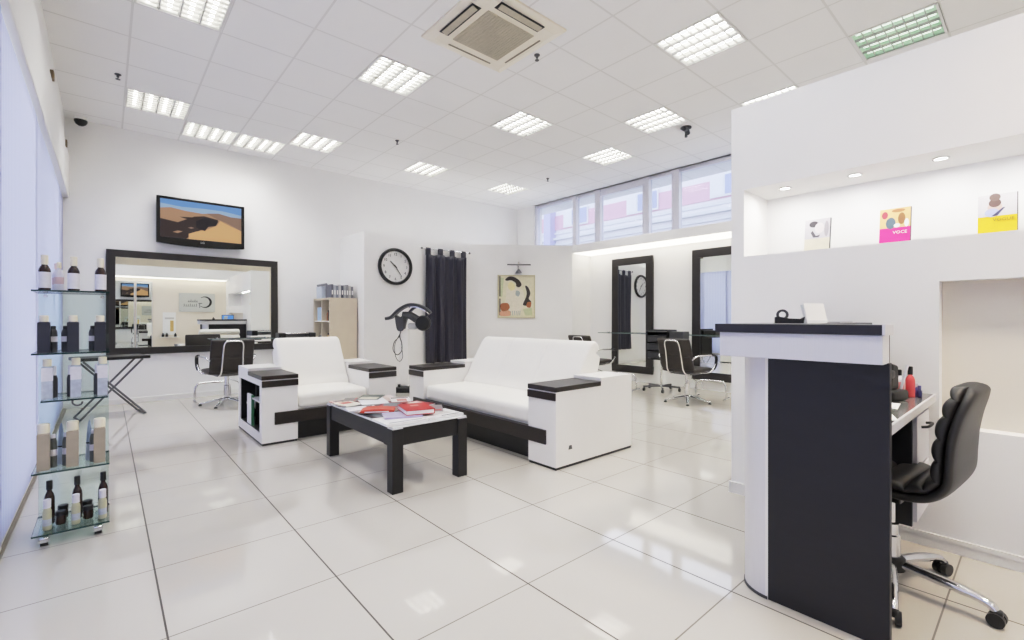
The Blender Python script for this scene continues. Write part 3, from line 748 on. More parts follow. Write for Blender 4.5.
def make_salon_chair(label, loc, rotz):
    t = thing('salon_chair', label, 'salon chair', loc, rotz, 'salon chairs')
    seatc = smooth_open([(.24, .445), (.12, .455), (-.02, .45), (-.16, .445), (-.215, .46)], 8)
    s = MB(); sheet(s, seatc, lambda q: .50*(.94+.06*endr(q, .2)), lambda q: .065*endr(q, .08)*(.86 if abs(q-.5) < .03 else 1)); s.build('seat', LEAD, t, smooth=60)
    backc = smooth_open([(-.2, .465), (-.235, .53), (-.255, .62), (-.275, .72), (-.30, .80), (-.325, .872)], 8)
    s = MB(); sheet(s, backc, lambda q: .50*(.95+.05*endr(q, .2)), lambda q: .055*endr(q, .05)*(.62 if abs(q-.47) < .025 else 1)); s.build('backrest', LEAD, t, smooth=60)
    # chrome loop over the back
    pth = []
    for sx in (-1, 1):
        leg = [(sx*.125, .10, .405), (sx*.125, -.10, .40), (sx*.125, -.20, .405), (sx*.122, -.262, .46), (sx*.118, -.285, .56), (sx*.113, -.312, .70), (sx*.11, -.338, .79), (sx*.095, -.352, .835), (sx*.06, -.355, .85)]
        pth += leg if sx < 0 else leg[::-1]
    MB().tube(smooth_open(pth, 5), .011, 10).build('back_frame', CHROME, t, smooth=60)
    for sx in (-1, 1):
        a = MB().tube(smooth_open([(sx*.245, -.255, .60), (sx*.285, -.22, .645), (sx*.295, -.1, .655), (sx*.295, .16, .645), (sx*.295, .215, .62), (sx*.293, .2, .52), (sx*.26, .12, .425), (sx*.13, .08, .405)], 6), .011, 10).build('armrest', CHROME, t, smooth=60)
        MB().tube(smooth_open([(sx*.295, .12, .655), (sx*.296, .195, .64), (sx*.295, .218, .60), (sx*.294, .205, .52), (sx*.285, .17, .465)], 5), .021, 10, flat=.7).build('arm_pad', BLACK, a, smooth=60)
    MB().box((-.14, -.13, .385), (.14, .13, .412)).build('seat_plate', STEEL, t, bevel=.005)
    MB().lathe([(.05, .05), (.052, .09), (.034, .10), (.034, .25), (.026, .255), (.026, .39)], seg=20).build('lift_column', CHROME, t, smooth=40)
    for k in range(5):
        a = 2*PI*k/5+.3; ca, sa = cos(a), sin(a)
        l = MB().tube([(ca*.03, sa*.03, .075), (ca*.12, sa*.12, .066), (ca*.24, sa*.24, .036), (ca*.305, sa*.305, .028)], [.026, .024, .018, .015], 10, flat=.6).build('leg', CHROME, t, smooth=50)
        MB().lathe([(.02, 0), (.022, .008), (.012, .02)], c=(ca*.295, sa*.295, 0), seg=12).build('glide', BLACK, l, smooth=40)
    MB().tube(smooth_open([(.04, .03, .33), (.1, .05, .30), (.16, .08, .27), (.17, .09, .20)], 5), .006, 8).build('pump_lever', CHROME, t)
    return t
sc = make_salon_chair('black salon chair on a star base in front of the big wide mirror', (1.21, 7.16, 0), Rr(4))
dup(sc, 'black salon chair in front of the second tall mirror, right of the drawer trolley', (5.98, 3.2, 0), Rr(-96))
dup(sc, 'black salon chair half hidden behind the sofa back', (6.0, 4.84, 0), Rr(-96))

# footrests
def make_foot(label, loc, rotz, hgt=.25):
    t = thing('footrest', label, 'footrest', loc, rotz, 'chrome footrests')
    for_pts = [(-.2, -.06, .012), (-.2, .06, .012)]
    MB().tube(smooth_open([(-.21, .0, .02), (-.205, .0, hgt*.7), (-.185, .0, hgt-.03), (-.14, .0, hgt), (.14, .0, hgt), (.185, .0, hgt-.03), (.205, .0, hgt*.7), (.21, .0, .02)], 5), .014, 10).build('loop', CHROME, t, smooth=60)
    for sx in (-.21, .21):
        MB().tube([(sx, -.13, .014), (sx, .13, .014)], .013, 10).build('foot', CHROME, t, smooth=50)
    return t
fr = make_foot('chrome loop footrest before the second tall mirror', (6.5, 3.12, 0), Rr(-82))
dup(fr, 'chrome loop footrest between the sofa and the first tall mirror', (6.3, 4.45, 0), Rr(-84))
dup(fr, 'chrome loop footrest below the big wide mirror', (1.12, 7.62, 0), Rr(0))

# ------------------------------------------------------------------ styling mirrors + shelves on the right wall
def tall_mirror(label, yc, yw, z0, z1):
    t = thing('standing_mirror', label, 'mirror', (XR-.012, yc, 0), -PI/2, 'tall framed mirrors')
    fw = .13; f = MB()
    for a, b in (((-yw, z0), (yw, z0+fw)), ((-yw, z1-fw), (yw, z1)), ((-yw, z0+fw), (-yw+fw, z1-fw)), ((yw-fw, z0+fw), (yw, z1-fw))):
        f.box((a[0], -.04, a[1]), (b[0], .01, b[1]))
    f.build('frame', FRAMEB, t, bevel=.005)
    MB().box((-yw+fw-.01, -.022, z0+fw-.01), (yw-fw+.01, -.012, z1-fw+.01)).build('mirror_glass', MIRROR, t)
tall_mirror('tall black-framed mirror reflecting the clock and curtain', 4.935, .43, .155, 2.255)
tall_mirror('tall black-framed mirror partly hidden by the reception wall', 3.34, .43, .155, 2.255)
def glass_shelf(label, p0, p1, clips, name='glass_shelf'):
    a, b = p0, p1
    o = MB().box(a, b, [0, 0, 1, 1, 1, 1]).build(name, [GLASS, mat('glass_edge_light', (120, 138, 136), .2, var=.05)]); tag(o, label, 'shelf', 'glass shelves')
    for c in clips: MB().box((c[0]-.015, c[1]-.015, a[2]-.012), (c[0]+.015, c[1]+.015, b[2]+.012)).build('clip', CHROME, o, bevel=.003)
glass_shelf('thin glass shelf across the first tall mirror', (6.95, 4.3, .872), (7.192, 5.5, .882), [(7.172, 5.42), (7.172, 4.38)])
glass_shelf('thin glass shelf across the second tall mirror', (6.95, 2.75, .872), (7.192, 3.9, .882), [(7.172, 3.82), (7.172, 2.85)])
glass_shelf('thin glass shelf below the big wide mirror', (1.15, 7.86, .83), (1.98, 8.06, .84), [(1.25, 8.045), (1.9, 8.045)])

# ------------------------------------------------------------------ drawer trolley
t = thing('drawer_trolley', 'black drawer trolley on a wheeled chrome stand between the tall mirrors', 'trolley', (6.62, 3.98, 0), Rr(-84))
MB().box((-.17, -.16, .5), (-.155, .16, .93)).box((.155, -.16, .5), (.17, .16, .93)).box((-.155, .145, .5), (.155, .16, .93)).box((-.155, -.16, .5), (.155, .16, .512)).build('body', BLACK, t, bevel=.004)
for k in range(3):
    z = .525+k*.125
    dr = MB().box((-.15, -.165-(.02 if k == 1 else 0), z), (.15, .13, z+.105)).build('drawer', DGREY, t, bevel=.006)
    MB().box((-.1, -.185-(.02 if k == 1 else 0), z+.085), (.1, -.163, z+.1)).build('handle', BLACK, dr, bevel=.003)
MB().box((-.18, -.17, .93), (.18, .17, .938)).box((-.18, -.17, .938), (-.172, .17, .965)).box((.172, -.17, .938), (.18, .17, .965)).box((-.172, .162, .938), (.172, .17, .965)).build('top_tray', DGREY, t, bevel=.003)
sd = MB().box((.181, -.12, .82), (.40, .12, .94)).build('side_tray', DGREY, t, bevel=.006)
MB().cyl((0, 0, .06), (0, 0, .50), .018, seg=14).build('post', CHROME, t, smooth=40)
b = MB()
for k in range(5):
    a = 2*PI*k/5+.2; b.tube([(0, 0, .075), (cos(a)*.29, sin(a)*.29, .07)], .014, 8)
b.build('base', STEEL, t, smooth=40)
for k in range(5):
    a = 2*PI*k/5+.2; x, y = cos(a)*.28, sin(a)*.28
    MB().cyl((x-.012, y, .028), (x+.012, y, .028), .028, seg=16).cyl((x, y, .03), (x, y, .07), .007, seg=8).build('caster', BLACK, t, smooth=40)

# ------------------------------------------------------------------ bookcase with files
t = thing('bookcase', 'cream open bookcase against the partition with files on top', 'bookcase', (2.63, 7.33, 0))
b = MB(); W_, D_, H_ = .75, .44, 1.47
b.box((0, 0, 0), (D_, .035, H_)); b.box((0, W_-.035, 0), (D_, W_, H_)); b.box((0, .035, H_-.035), (D_, W_-.035, H_)); b.box((0, .035, 0), (D_, W_-.035, .035)); b.box((D_-.01, .035, .035), (D_, W_-.035, H_-.035))
b.build('carcass', BEIGE, t, bevel=.002)
MB().box((.005, W_/2-.012, .035), (D_-.01, W_/2+.012, H_-.035)).build('divider', BEIGE, t)
zs = [.035+.35*k for k in range(1, 4)]
for z in zs:
    MB().box((.005, .035, z), (D_-.01, W_/2-.012, z+.02)).box((.005, W_/2+.012, z), (D_-.01, W_-.035, z+.02)).build('shelf', WHITE, t)
def simple_box(name, a, b, m, lb, cat, group=None, bev=.003): 
    return tag(MB().box(a, b).build(name, m, bevel=bev), lb, cat, group)
zt = 1.4715
simple_box('storage_box', (2.66, 7.78, zt), (2.96, 8.03, zt+.2), col('pale_blue_grey', (196, 204, 216)), 'pale grey box on top of the bookcase, next to the back wall', 'box')
o = MB().cyl((2.68, 7.62, zt+.235), (2.68, 8.02, zt+.235), .02, seg=12).build('paper_roll', col('roll_grey', (120, 122, 128)), smooth=40); tag(o, 'grey roll lying on the box on the bookcase', 'roll'); o.location.z = -.013
cols = [(110, 112, 124), (188, 192, 200), (140, 146, 158), (206, 206, 208), (92, 96, 108), (176, 178, 182), (150, 150, 154), (198, 196, 192), (124, 124, 128)]
words = ['dark grey', 'silver', 'blue-grey', 'white', 'charcoal', 'light grey', 'mid grey', 'off-white', 'slate']
# files stand in a row along the near side, spines towards the camera side
x = 2.665
for i, c in enumerate(cols):
    w = .036
    o = MB().box((0, 0, 0), (w-.003, .25, .21-.012*(i % 3))).build('file_folder', col('file_%d' % i, c), bevel=.002)
    o.location = (x, 7.36, zt); x += w+.004
    MB().box((.006, -.0006, .05), (w-.009, .0, .12)).build('spine_label', PAPER, o)
    tag(o, '%s upright file on top of the bookcase' % words[i], 'file', 'files on the bookcase')

def bottle(name, x, y, z, h, r, body, cap, lb, lab=None, shoulder=.72, capr=.45, caph=.16, group=None, cat='bottle', sq=False):
    t = thing(name, lb, cat, (x, y, z), 0, group)
    hb = h*(1-caph)
    n = 4 if sq else 20
    pr = [(r*.94, 0), (r, h*.02), (r, hb*shoulder), (r*.93, hb*(shoulder+.08)), (r*.72, hb*(shoulder+.17)), (r*capr*.8, hb*(shoulder+.23)), (r*capr*.8, hb)]
    if sq: pr = [(r, 0), (r, hb*.97), (r*capr, hb)]
    o = MB().lathe(pr, seg=n, T=Matrix.Rotation(PI/4, 4, 'Z') if sq else None).build('body', body, t, smooth=None if sq else 40)
    MB().lathe([(r*capr, hb-.001), (r*capr, h*.985), (r*capr*.8, h)], seg=16).build('cap', cap, t, smooth=40)
    if lab: MB().lathe([(r*1.012, hb*lab[1]), (r*1.012, hb*lab[2])], seg=n, T=Matrix.Rotation(PI/4, 4, 'Z') if sq else None).build('label', lab[0], t, smooth=None if sq else 40)
    return t
BROWN = mat('brown_glass', (52, 34, 30), .2, var=.1); 
LBL = col('label_white', (222, 220, 226), .45, var=.04, vscale=60)
DBL = mat('navy_black_bottle', (46, 48, 58), .35, var=.1)
CLR = mat('pale_silver_bottle', (192, 198, 208), .25, var=.12, vscale=40)
TAN = mat('tan_bottle', (172, 160, 140), .4, var=.05)
BLU = mat('steel_blue_bottle', (134, 150, 172), .3, var=.06)
# bookcase cells (x front = 2.65)
zc = zs[2]+.0205; zc2 = zs[1]+.0205
simple_box('storage_box', (2.66, 7.76, zc), (2.9, 7.98, zc+.22), col('soft_blue', (172, 194, 222)), 'blue box in the upper far cell of the bookcase', 'box')
bottle('bottle', 2.70, 7.50, zc, .2, .033, BROWN, CREAM, 'brown bottle with cream cap in the upper near cell of the bookcase', group='bottles in the bookcase')
bottle('bottle', 2.71, 7.60, zc, .17, .033, col('rust', (160, 112, 84)), BLACK, 'rust-coloured bottle in the upper near cell of the bookcase', group='bottles in the bookcase')
bottle('bottle', 2.70, 7.46, zc2, .17, .032, DBL, CREAM, 'dark bottle in the second near cell of the bookcase', group='bottles in the bookcase')
bottle('bottle', 2.70, 7.58, zc2, .15, .032, col('ochre', (190, 160, 110)), BLACK, 'ochre bottle in the second near cell of the bookcase', group='bottles in the bookcase')
bottle('bottle', 2.70, 7.84, zc2, .16, .035, CLR, BLACK, 'pale bottle in the second far cell of the bookcase', group='bottles in the bookcase')
bottle('bottle', 2.70, 7.96, zc2, .13, .035, DGREY, CREAM, 'squat grey bottle in the second far cell of the bookcase', group='bottles in the bookcase')

# low black tray trolley behind the armchair
t = thing('tool_trolley', 'low black-ended trolley with steel tray behind the armchair', 'trolley', (2.09, 7.2, 0), Rr(-5)); TZ = .075
for sx in (-1, 1):
    MB().box((sx*.20-.045, -.15, .775+TZ), (sx*.20+.045, .15, .86+TZ)).build('end_box', BLACK, t, bevel=.008)
MB().box((-.155, -.14, .785+TZ), (.155, .14, .795+TZ)).box((-.155, -.14, .795+TZ), (.155, -.13, .81+TZ)).box((-.155, .13, .795+TZ), (.155, .14, .84+TZ)).build('tray', STEEL, t, bevel=.002)
MB().cyl((-.155, -.1, .855+TZ), (.155, -.1, .855+TZ), .008, seg=8).build('rail', CHROME, t)
for sx in (-1, 1):
    for sy in (-1, 1):
        l = MB().cyl((sx*.21, sy*.12, .05), (sx*.21, sy*.12, .74+TZ), .012, seg=10).build('leg', CHROME, t, smooth=40)
        MB().cyl((sx*.21-.01, sy*.12, .025), (sx*.21+.01, sy*.12, .025), .025, seg=14).build('caster', BLACK, l, smooth=40)

# ------------------------------------------------------------------ hood dryer
t = thing('hood_dryer', 'black winged hair processor on a white stand near the clock', 'hair dryer', (3.50, 6.55, 0), Rr(-41))
MB().rbox((-.12, -.13, .0), (.12, .13, .085), .02, 6).build('base', BLACK, t, smooth=60)
MB().cyl((-.06, -.09, .08), (-.06, -.09, .13), .022, seg=12).build('foot_pedal', BLACK, t, smooth=40)
MB().rbox((-.075, -.03, .08), (.075, .03, .98), .02, 6).build('column', LACQ, t, smooth=60)
MB().prism(smooth_closed([(-.13, 1.19), (-.06, 1.16), (.0, 1.19), (.02, 1.08), (-.01, .96), (-.09, .955), (-.12, 1.05)], 4), -.07, .07, 'y').build('control_head', DGREY, t, bevel=.012, smooth=40)
def ribbon(pts, wd, th, name, m, parent, y0=0):
    mb = MB(); mb.tube(smooth_open(pts, 7), th, 12); 
    o = mb.build(name, m, parent, smooth=70); return o
def band(name, pts, hy, th, m, parent):
    """arched band in the x-z plane, half width hy along y"""
    p = smooth_open(pts, 6); n = len(p); vs = []
    for i, q in enumerate(p):
        a, b = p[max(i-1, 0)], p[min(i+1, n-1)]; tx, tz = b[0]-a[0], b[1]-a[1]; l = math.hypot(tx, tz) or 1
        nx, nz = -tz/l, tx/l; hh = hy*(.45+.55*sin(PI*min(1, max(0, (i+1.5)/(n+2)))))
        for yy, o in ((-hh, th), (-hh*.5, th*1.6), (hh*.5, th*1.6), (hh, th), (hh, -th), (-hh, -th)):
            vs.append((q[0]+nx*o, q[1]+yy, q[2]+nz*o) if len(q) > 2 and False else (q[0]+nx*o, yy, q[1]+nz*o))
    M = 6; fs = [(i*M+k, i*M+(k+1) % M, (i+1)*M+(k+1) % M, (i+1)*M+k) for i in range(n-1) for k in range(M)]
    fs += [tuple(range(M))[::-1], tuple((n-1)*M+k for k in range(M))]
    return MB().add(vs, fs).build(name, m, parent, smooth=50)
band('top_wing', [(-.29, 1.135), (-.2, 1.16), (-.08, 1.27), (.06, 1.345), (.2, 1.345), (.33, 1.29), (.41, 1.22)], .10, .018, DGREY, t)
band('wing_lining', [(.08, 1.315), (.2, 1.318), (.33, 1.262), (.40, 1.205)], .085, .008, CHROME, t)
band('rear_wing', [(.0, 1.0), (.02, 1.1), (.06, 1.2), (.12, 1.28), (.2, 1.33)], .05, .014, DGREY, t)
MB().tube(smooth_open([(-.03, 1.15, ), (-.03, 1.15)], 2) and [(-.02, -.02, 1.2), (.1, -.03, 1.19), (.2, -.04, 1.13), (.27, -.04, 1.08)], [.05, .06, .062, .06], 14).build('lower_arm', DGREY, t, smooth=60)
MB().lathe([(.06, -.08), (.105, -.07), (.12, -.03), (.12, .03), (.105, .07), (.06, .08)], seg=28, T=Matrix.Translation((.30, -.04, 1.07)) @ Matrix.Rotation(PI/2, 4, 'X')).build('lamp_drum', BLACK, t, smooth=40)
MB().rbox((.06, -.05, .97), (.2, .03, 1.07), .03, 6).build('lamp_lens', mat('frosted_plastic', (190, 192, 194), .3, var=.05), t, smooth=60)
MB().tube(smooth_open([(-.05, -.03, .96), (-.07, -.05, .86), (-.14, -.06, .78), (-.16, -.06, .66), (-.1, -.06, .58), (-.03, -.06, .64), (-.03, -.05, .76), (-.06, -.05, .86), (-.05, -.04, .94)], 7), .006, 8).build('cable', BLACK, t, smooth=60)
MB().tube(smooth_open([(-.06, -.05, .9), (-.13, -.07, .74), (-.12, -.07, .56), (-.06, -.07, .48), (-.01, -.07, .55), (-.03, -.06, .7)], 7), .004, 8).build('cable', DGREY, t, smooth=60)

# ------------------------------------------------------------------ folding tray table
t = thing('folding_table', 'black folding tray table on crossed steel legs under the big mirror', 'folding table', (.04, 7.2, 0), Rr(12))
MB().box((-.33, -.2, .665), (.33, .2, .70)).build('table_top', BLACK, t, bevel=.006)
for sy in (-.16, .16):
    MB().tube([(-.27, sy, .66), (.29, sy, .012)], .011, 8).build('leg', STEEL, t)
    MB().tube([(.27, sy*.86, .66), (-.29, sy*.86, .012)], .011, 8).build('leg', STEEL, t)
for x, y in ((.29, .16), (-.29, .138)):
    MB().tube([(x, -y, .012), (x, y, .012)], .011, 8).build('foot_bar', STEEL, t)

# ------------------------------------------------------------------ glass display rack and bottles
RX0, RX1, RY0, RY1 = -.278, .014, 3.27, 3.58
levels = [1.283, .966, .728, .372, .064]
t = thing('display_rack', 'wheeled glass display rack with five shelves beside the blinds', 'display rack', (0, 0, 0))
for i, z in enumerate(levels):
    xa, xb = (RX0+.033, RX1-.006) if i == 2 else (RX0, RX1)
    MB().box((xa, RY0, z-.008), (xb, RY1, z), [0, 0, 1, 1, 1, 1]).build('shelf', [GLASS, GEDGE], t)
MB().box((RX0+.002, RY1+.001, levels[-1]), (RX1-.002, RY1+.007, levels[0]), [1, 1, 0, 1, 0, 1]).build('back_panel', [GLASS, GEDGE], t)
for z in levels[:-1]:
    for x in (RX0+.03, RX1-.03):
        MB().cyl((x, RY1-.02, z-.02), (x, RY1+.012, z-.02), .009, seg=10).build('clip', CHROME, t, smooth=40)
MB().box((RX0+.02, RY0+.02, levels[-1]-.016), (RX1-.02, RY1-.02, levels[-1]-.0085)).build('base_plate', GLASS, t)
for x in (RX0+.045, RX1-.045):
    for y in (RY0+.03, RY1-.04):
        c = MB().cyl((x-.014, y, .024), (x+.014, y, .024), .024, seg=16).build('caster', BLACK, t, smooth=40)
        MB().rbox((x-.019, y-.026, .018), (x+.019, y+.008, .047), .008, 4).build('caster_fork', CHROME, c, smooth=50)
MB().tube(smooth_open([(-.13, RY0+.05, .719), (-.13, RY0+.045, .70), (-.115, RY0+.04, .688), (-.098, RY0+.04, .692), (-.092, RY0+.04, .706)], 5), .004, 8).build('hook', STEEL, t)
pos = [(-.236, 'left'), (-.129, 'middle'), (-.024, 'right')]
yb = RY0+.055
for x, wd in pos:
    z = levels[0]+.0005
    bottle('bottle', x+.002, yb, z, .178, .0235, BROWN, CREAM, 'brown glass bottle with white label, %s on the top shelf of the glass rack' % wd, (LBL, .08, .70), .74, .62, .27, 'bottles on the top glass shelf')
    z = levels[1]+.0005
    bottle('bottle', x, yb, z, .19, .032, DBL, CREAM, 'tall dark square bottle, %s on the second shelf of the glass rack' % wd, None, .8, .55, .17, 'dark bottles on the second glass shelf', sq=True)
    dx = .032 if wd == 'left' else -.030
    bottle('bottle', x+dx, yb+.03, z, .135, .016, DGREY, BLACK, 'slim white-labelled dark bottle behind the %s square bottle, second rack shelf' % wd, (LBL, .45, .68), .8, .6, .12, 'slim bottles on the second glass shelf')
    z = levels[2]+.0005
    bottle('bottle', x+.010, yb+.02, z, .205, .029, CLR, CREAM, 'clear silver bottle with cream cap, %s on the third shelf of the glass rack' % wd, (LBL, .55, .95), .8, .6, .18, 'clear bottles on the third glass shelf', sq=True)
    bottle('bottle', x+(.034 if wd == 'left' else -.014), yb+.06, z, .165, .013, DGREY, LBL, 'slim grey bottle behind the %s clear bottle, third rack shelf' % wd, None, .8, .6, .3, 'slim bottles on the third glass shelf')
    z = levels[3]+.0005
    bottle('bottle', x-.002, yb+.005, z, .235, .033, TAN, CREAM, 'tan square bottle with cream cap, %s on the fourth shelf of the glass rack' % wd, None, .8, .72, .2, 'tan bottles on the fourth glass shelf', sq=True)
    bottle('bottle', x+(.031 if wd == 'left' else -.028), yb+.04, z, .17, .015, mat('olive_grey', (96, 100, 96), .4, var=.1), LBL, 'slim grey-green bottle behind the %s tan bottle, fourth rack shelf' % wd, (LBL, .4, .62), .8, .6, .12, 'slim bottles on the fourth glass shelf')
    z = levels[4]+.0005
    bottle('bottle', x+.010, yb+.015, z, .155, .0175, mat('cream_tube', (190, 188, 160), .35, var=.06), LBL, 'white-capped cream bottle, %s at front of the glass rack bottom shelf' % wd, (CLR, .2, .5), .8, .85, .28, 'cream bottles on the bottom glass shelf')
    bottle('bottle', x+.012, yb+.11, z, .225, .021, BROWN, BLACK, 'black-capped brown bottle, %s at back of the glass rack bottom shelf' % wd, None, .7, .6, .2, 'brown bottles on the bottom glass shelf')
for x, lb, c in ((-.185, 'left', CREAM), (-.198, 'rear', col('blush', (226, 206, 200)))):
    bottle('bottle', x, yb+.06+(.08 if lb == 'rear' else 0), levels[0]+.0005, .15, .019, LBL, c, 'white bottle, %s of two behind the left brown bottle, top rack shelf' % ('front' if lb == 'left' else 'rear'), (col('label_pink', (214, 190, 190)), .3, .6), .7, .5, .2, 'white bottles on the top glass shelf')
for x, lb in ((-.178, 'left'), (-.068, 'right')):
    t = thing('spray_bottle', 'steel-blue pointed bottle %s of the middle tan bottle on the fourth rack shelf' % lb, 'bottle', (x, yb+.09, levels[3]+.0005), 0, 'pointed blue bottles')
    MB().lathe([(.016, 0), (.0165, .01), (.015, .07), (.0135, .09)], seg=16).build('body', mat('mist_grey', (178, 188, 200), .3, var=.05), t, smooth=40)
    MB().lathe([(.0145, .09), (.0145, .098)], seg=16).build('collar', BLACK, t)
    MB().lathe([(.0135, .098), (.0115, .14), (.007, .19), (.002, .215)], seg=16).build('cap', BLU, t, smooth=40)
for x, y, lb in ((-.175, .16, 'behind the left brown bottle'), (-.178, .06, 'left of the middle cream bottle'), (-.078, .16, 'right of the middle brown bottle'), (-.072, .06, 'between the middle and right cream bottles')):
    t = thing('jar', 'dark round jar %s on the bottom rack shelf' % lb, 'jar', (x, RY0+.06+y, levels[4]+.0005), 0, 'jars on the bottom glass shelf')
    MB().lathe([(.019, 0), (.021, .005), (.021, .04), (.018, .046)], seg=18).build('body', BROWN, t, smooth=40)
    MB().lathe([(.0215, .046), (.0215, .066), (.020, .068)], seg=18).build('lid', BLACK, t, smooth=40)

# ------------------------------------------------------------------ reception desk
t = thing('reception_desk', 'tall black and silver reception desk with counter and lower worktop', 'reception desk', (0, 0, 0))
# black side panel facing the room and black front panel facing +Y
MB().box((2.02, .345, .0), (2.055, .735, .985)).build('side_panel', DESKB, t, bevel=.002)
MB().box((2.14, .815, .0), (3.08, .85, .985)).build('front_panel', DESKB, t, bevel=.002)
# quarter-round silver pilaster
pc = (2.152, .735); R = .132
pl = [(pc[0]-R*cos(PI/2*i/12), pc[1]+R*sin(PI/2*i/12)) for i in range(13)]+[(pc[0], pc[1])]
MB().prism(pl, .0, .985).build('corner_post', SILVER, t, smooth=40)
MB().prism([(pc[0]-(R+.003)*cos(PI/2*i/12), pc[1]+(R+.003)*sin(PI/2*i/12)) for i in range(13)]+[(pc[0], pc[1])], .0, .012).build('post_foot', DGREY, t, smooth=40)
MB().box((2.0195, .7335, .0), (2.024, .744, .985)).build('edge_strip', WHITE, t)
# upper fascia and counter (L)
f = MB(); f.box((1.955, .352, .983), (2.055, .90, 1.083)); f.box((2.055, .62, .983), (3.08, .90, 1.083)); f.build('fascia', SILVER, t, bevel=.002)
MB().box((2.0555, .3515, .985), (2.0605, .622, 1.083)).build('inner_edge', DGREY, t)
CT = mat('counter_black', (33, 31, 36), .3, var=.1, vscale=6)
MB().box((1.942, .352, 1.083), (2.075, .915, 1.118)).box((2.075, .6, 1.083), (3.085, .915, 1.118)).build('counter_top', CT, t, bevel=.002)
MB().box((1.943, .344, 1.0825), (2.076, .3515, 1.1185)).build('counter_end', SILVER, t)
# worktop
WT = mat('worktop_grey', (112, 112, 110), .16, var=.05, vscale=10)
MB().box((2.058, .355, .735), (3.075, .81, .766)).build('worktop', WT, t)
MB().box((2.058, .345, .733), (3.075, .3545, .767)).build('worktop_edge', SILVER, t)
MB().box((2.06, .60, .24), (3.06, .615, .733)).build('modesty_panel', BLACK, t)
MB().box((2.0555, .36, .0), (2.062, .6, .733)).build('panel_lining', BLACK, t)
p = MB().box((2.64, .375, .24), (2.97, .598, .732)).build('pedestal', DESKW, t)
MB().box((2.62, .372, .24), (2.639, .598, .732)).build('pedestal_side', BLACK, t)
for k in range(2):
    z0 = .255+.235*k; 
    d_ = MB().box((2.648, .358, z0), (2.962, .374, z0+.222)).build('drawer', DESKW, t, bevel=.002)
    hz = z0+.165
    MB().tube(smooth_open([(2.74, .357, hz), (2.75, .335, hz+.004), (2.805, .33, hz+.006), (2.86, .335, hz+.004), (2.87, .357, hz)], 5), .006, 8).build('handle', BLACK, d_, smooth=50)

# things on the counter
zc = 1.1185
t = thing('brochure_holder', 'small white tilted card holder on the reception counter', 'card holder', (2.60, .75, zc), Rr(-35))
MB().prism([(-.05, 0), (.03, 0), (.03, .004), (-.03, .004), (.0, .088), (-.006, .088)], -.055, .055, 'x').build('stand', mat('clear_acrylic', (214, 216, 218), .15, var=.02), t)
MB().prism([(-.046, .005), (-.038, .005), (-.012, .095), (-.020, .095)], -.052, .052, 'x').build('cards', PAPER, t)
t = thing('tape_dispenser', 'small black tape dispenser on the reception counter left of the brochure holder', 'tape dispenser', (2.29, .745, zc), Rr(-66))
MB().prism([(-.055, 0), (.055, 0), (.06, .03), (.045, .02), (.0, .022), (-.04, .03), (-.055, .028)], -.02, .02, 'y').build('body', BLACK, t, bevel=.003)
MB().lathe([(.014, -.009), (.024, -.009), (.024, .009), (.014, .009), (.014, -.009)], c=(0, 0, 0), caps=False, seg=20, T=Matrix.Translation((-.025, 0, .038)) @ Matrix.Rotation(PI/2, 4, 'X')).build('tape_roll', DGREY, t, smooth=40)
o = MB().box((-.11, -.08, 0), (.11, .08, .006)).build('leaflet_pad', col('pad_grey', (190, 190, 192))); o.location = (2.72, .71, zc); tag(o, 'thin grey leaflet pad lying right of the brochure holder', 'leaflet')
# things on the worktop
zw = .767
o = MB().box((-.1, -.07, 0), (.1, .07, .0012)).build('paper_sheet', PAPER); o.location = (2.24, .44, zw); o.rotation_euler = (0, 0, .3); tag(o, 'white paper sheet nearest the worktop edge', 'paper', 'papers on the worktop')
o = MB().box((-.09, -.06, 0), (.09, .06, .0012)).build('paper_sheet', PAPER); o.location = (2.52, .46, zw); o.rotation_euler = (0, 0, .1); tag(o, 'white paper sheet beside the black card terminal', 'paper', 'papers on the worktop')
t = thing('card_terminal', 'black phone docking unit on the reception worktop', 'phone', (2.70, .47, zw), Rr(-15))
MB().rbox((-.07, -.055, 0), (.07, .06, .05), .015, 6).build('base', BLACK, t, smooth=50)
MB().prism([(-.035, .05), (.04, .05), (.035, .158), (-.02, .17)], -.03, .03, 'y').build('handset', BLACK, t, bevel=.01)
MB().rbox((-.05, -.035, .10), (.0, .035, .14), .012, 5).build('earpiece', DGREY, t, smooth=50)
MB().tube([(.05, -.03, .05), (.075, -.045, .16)], .006, 8).build('stylus', LBL, t)
MB().tube(smooth_open([(-.03, .0, .16), (-.04, .0, .20), (-.065, .0, .225)], 4), .005, 8).build('antenna', STEEL, t)
o = MB().box((2.275, .392, zw), (2.295, .50, zw+.16)).build('folder', col('bright_green', (70, 190, 100)), bevel=.002); tag(o, 'bright green folder on the worktop, just behind the reception side panel', 'folder')
bottle('bottle', 2.88, .415, zw, .145, .018, col('spray_red', (226, 92, 94), .3), BLACK, 'red bottle with black cap on the reception worktop', None, .72, .55, .26)
bottle('bottle', 2.84, .45, zw, .13, .02, LBL, BLACK, 'white bottle with dark cap behind the red bottle on the worktop', (col('pink_l', (226, 150, 150)), .2, .7), .72, .5, .2)
bottle('bottle', 2.935, .425, zw, .10, .014, col('pale_pink_b', (232, 214, 214)), LBL, 'small pale pink bottle right of the red bottle', None, .72, .6, .35)
bottle('nail_polish', 2.955, .40, zw, .06, .010, col('blue_violet', (96, 96, 170)), LBL, 'small blue-violet bottle at the end of the worktop', None, .72, .7, .3)
bottle('nail_polish', 2.90, .385, zw, .055, .010, col('navy_b', (60, 62, 110)), col('navy_cap', (90, 92, 140)), 'tiny navy bottle in front of the red bottle', None, .72, .7, .3)

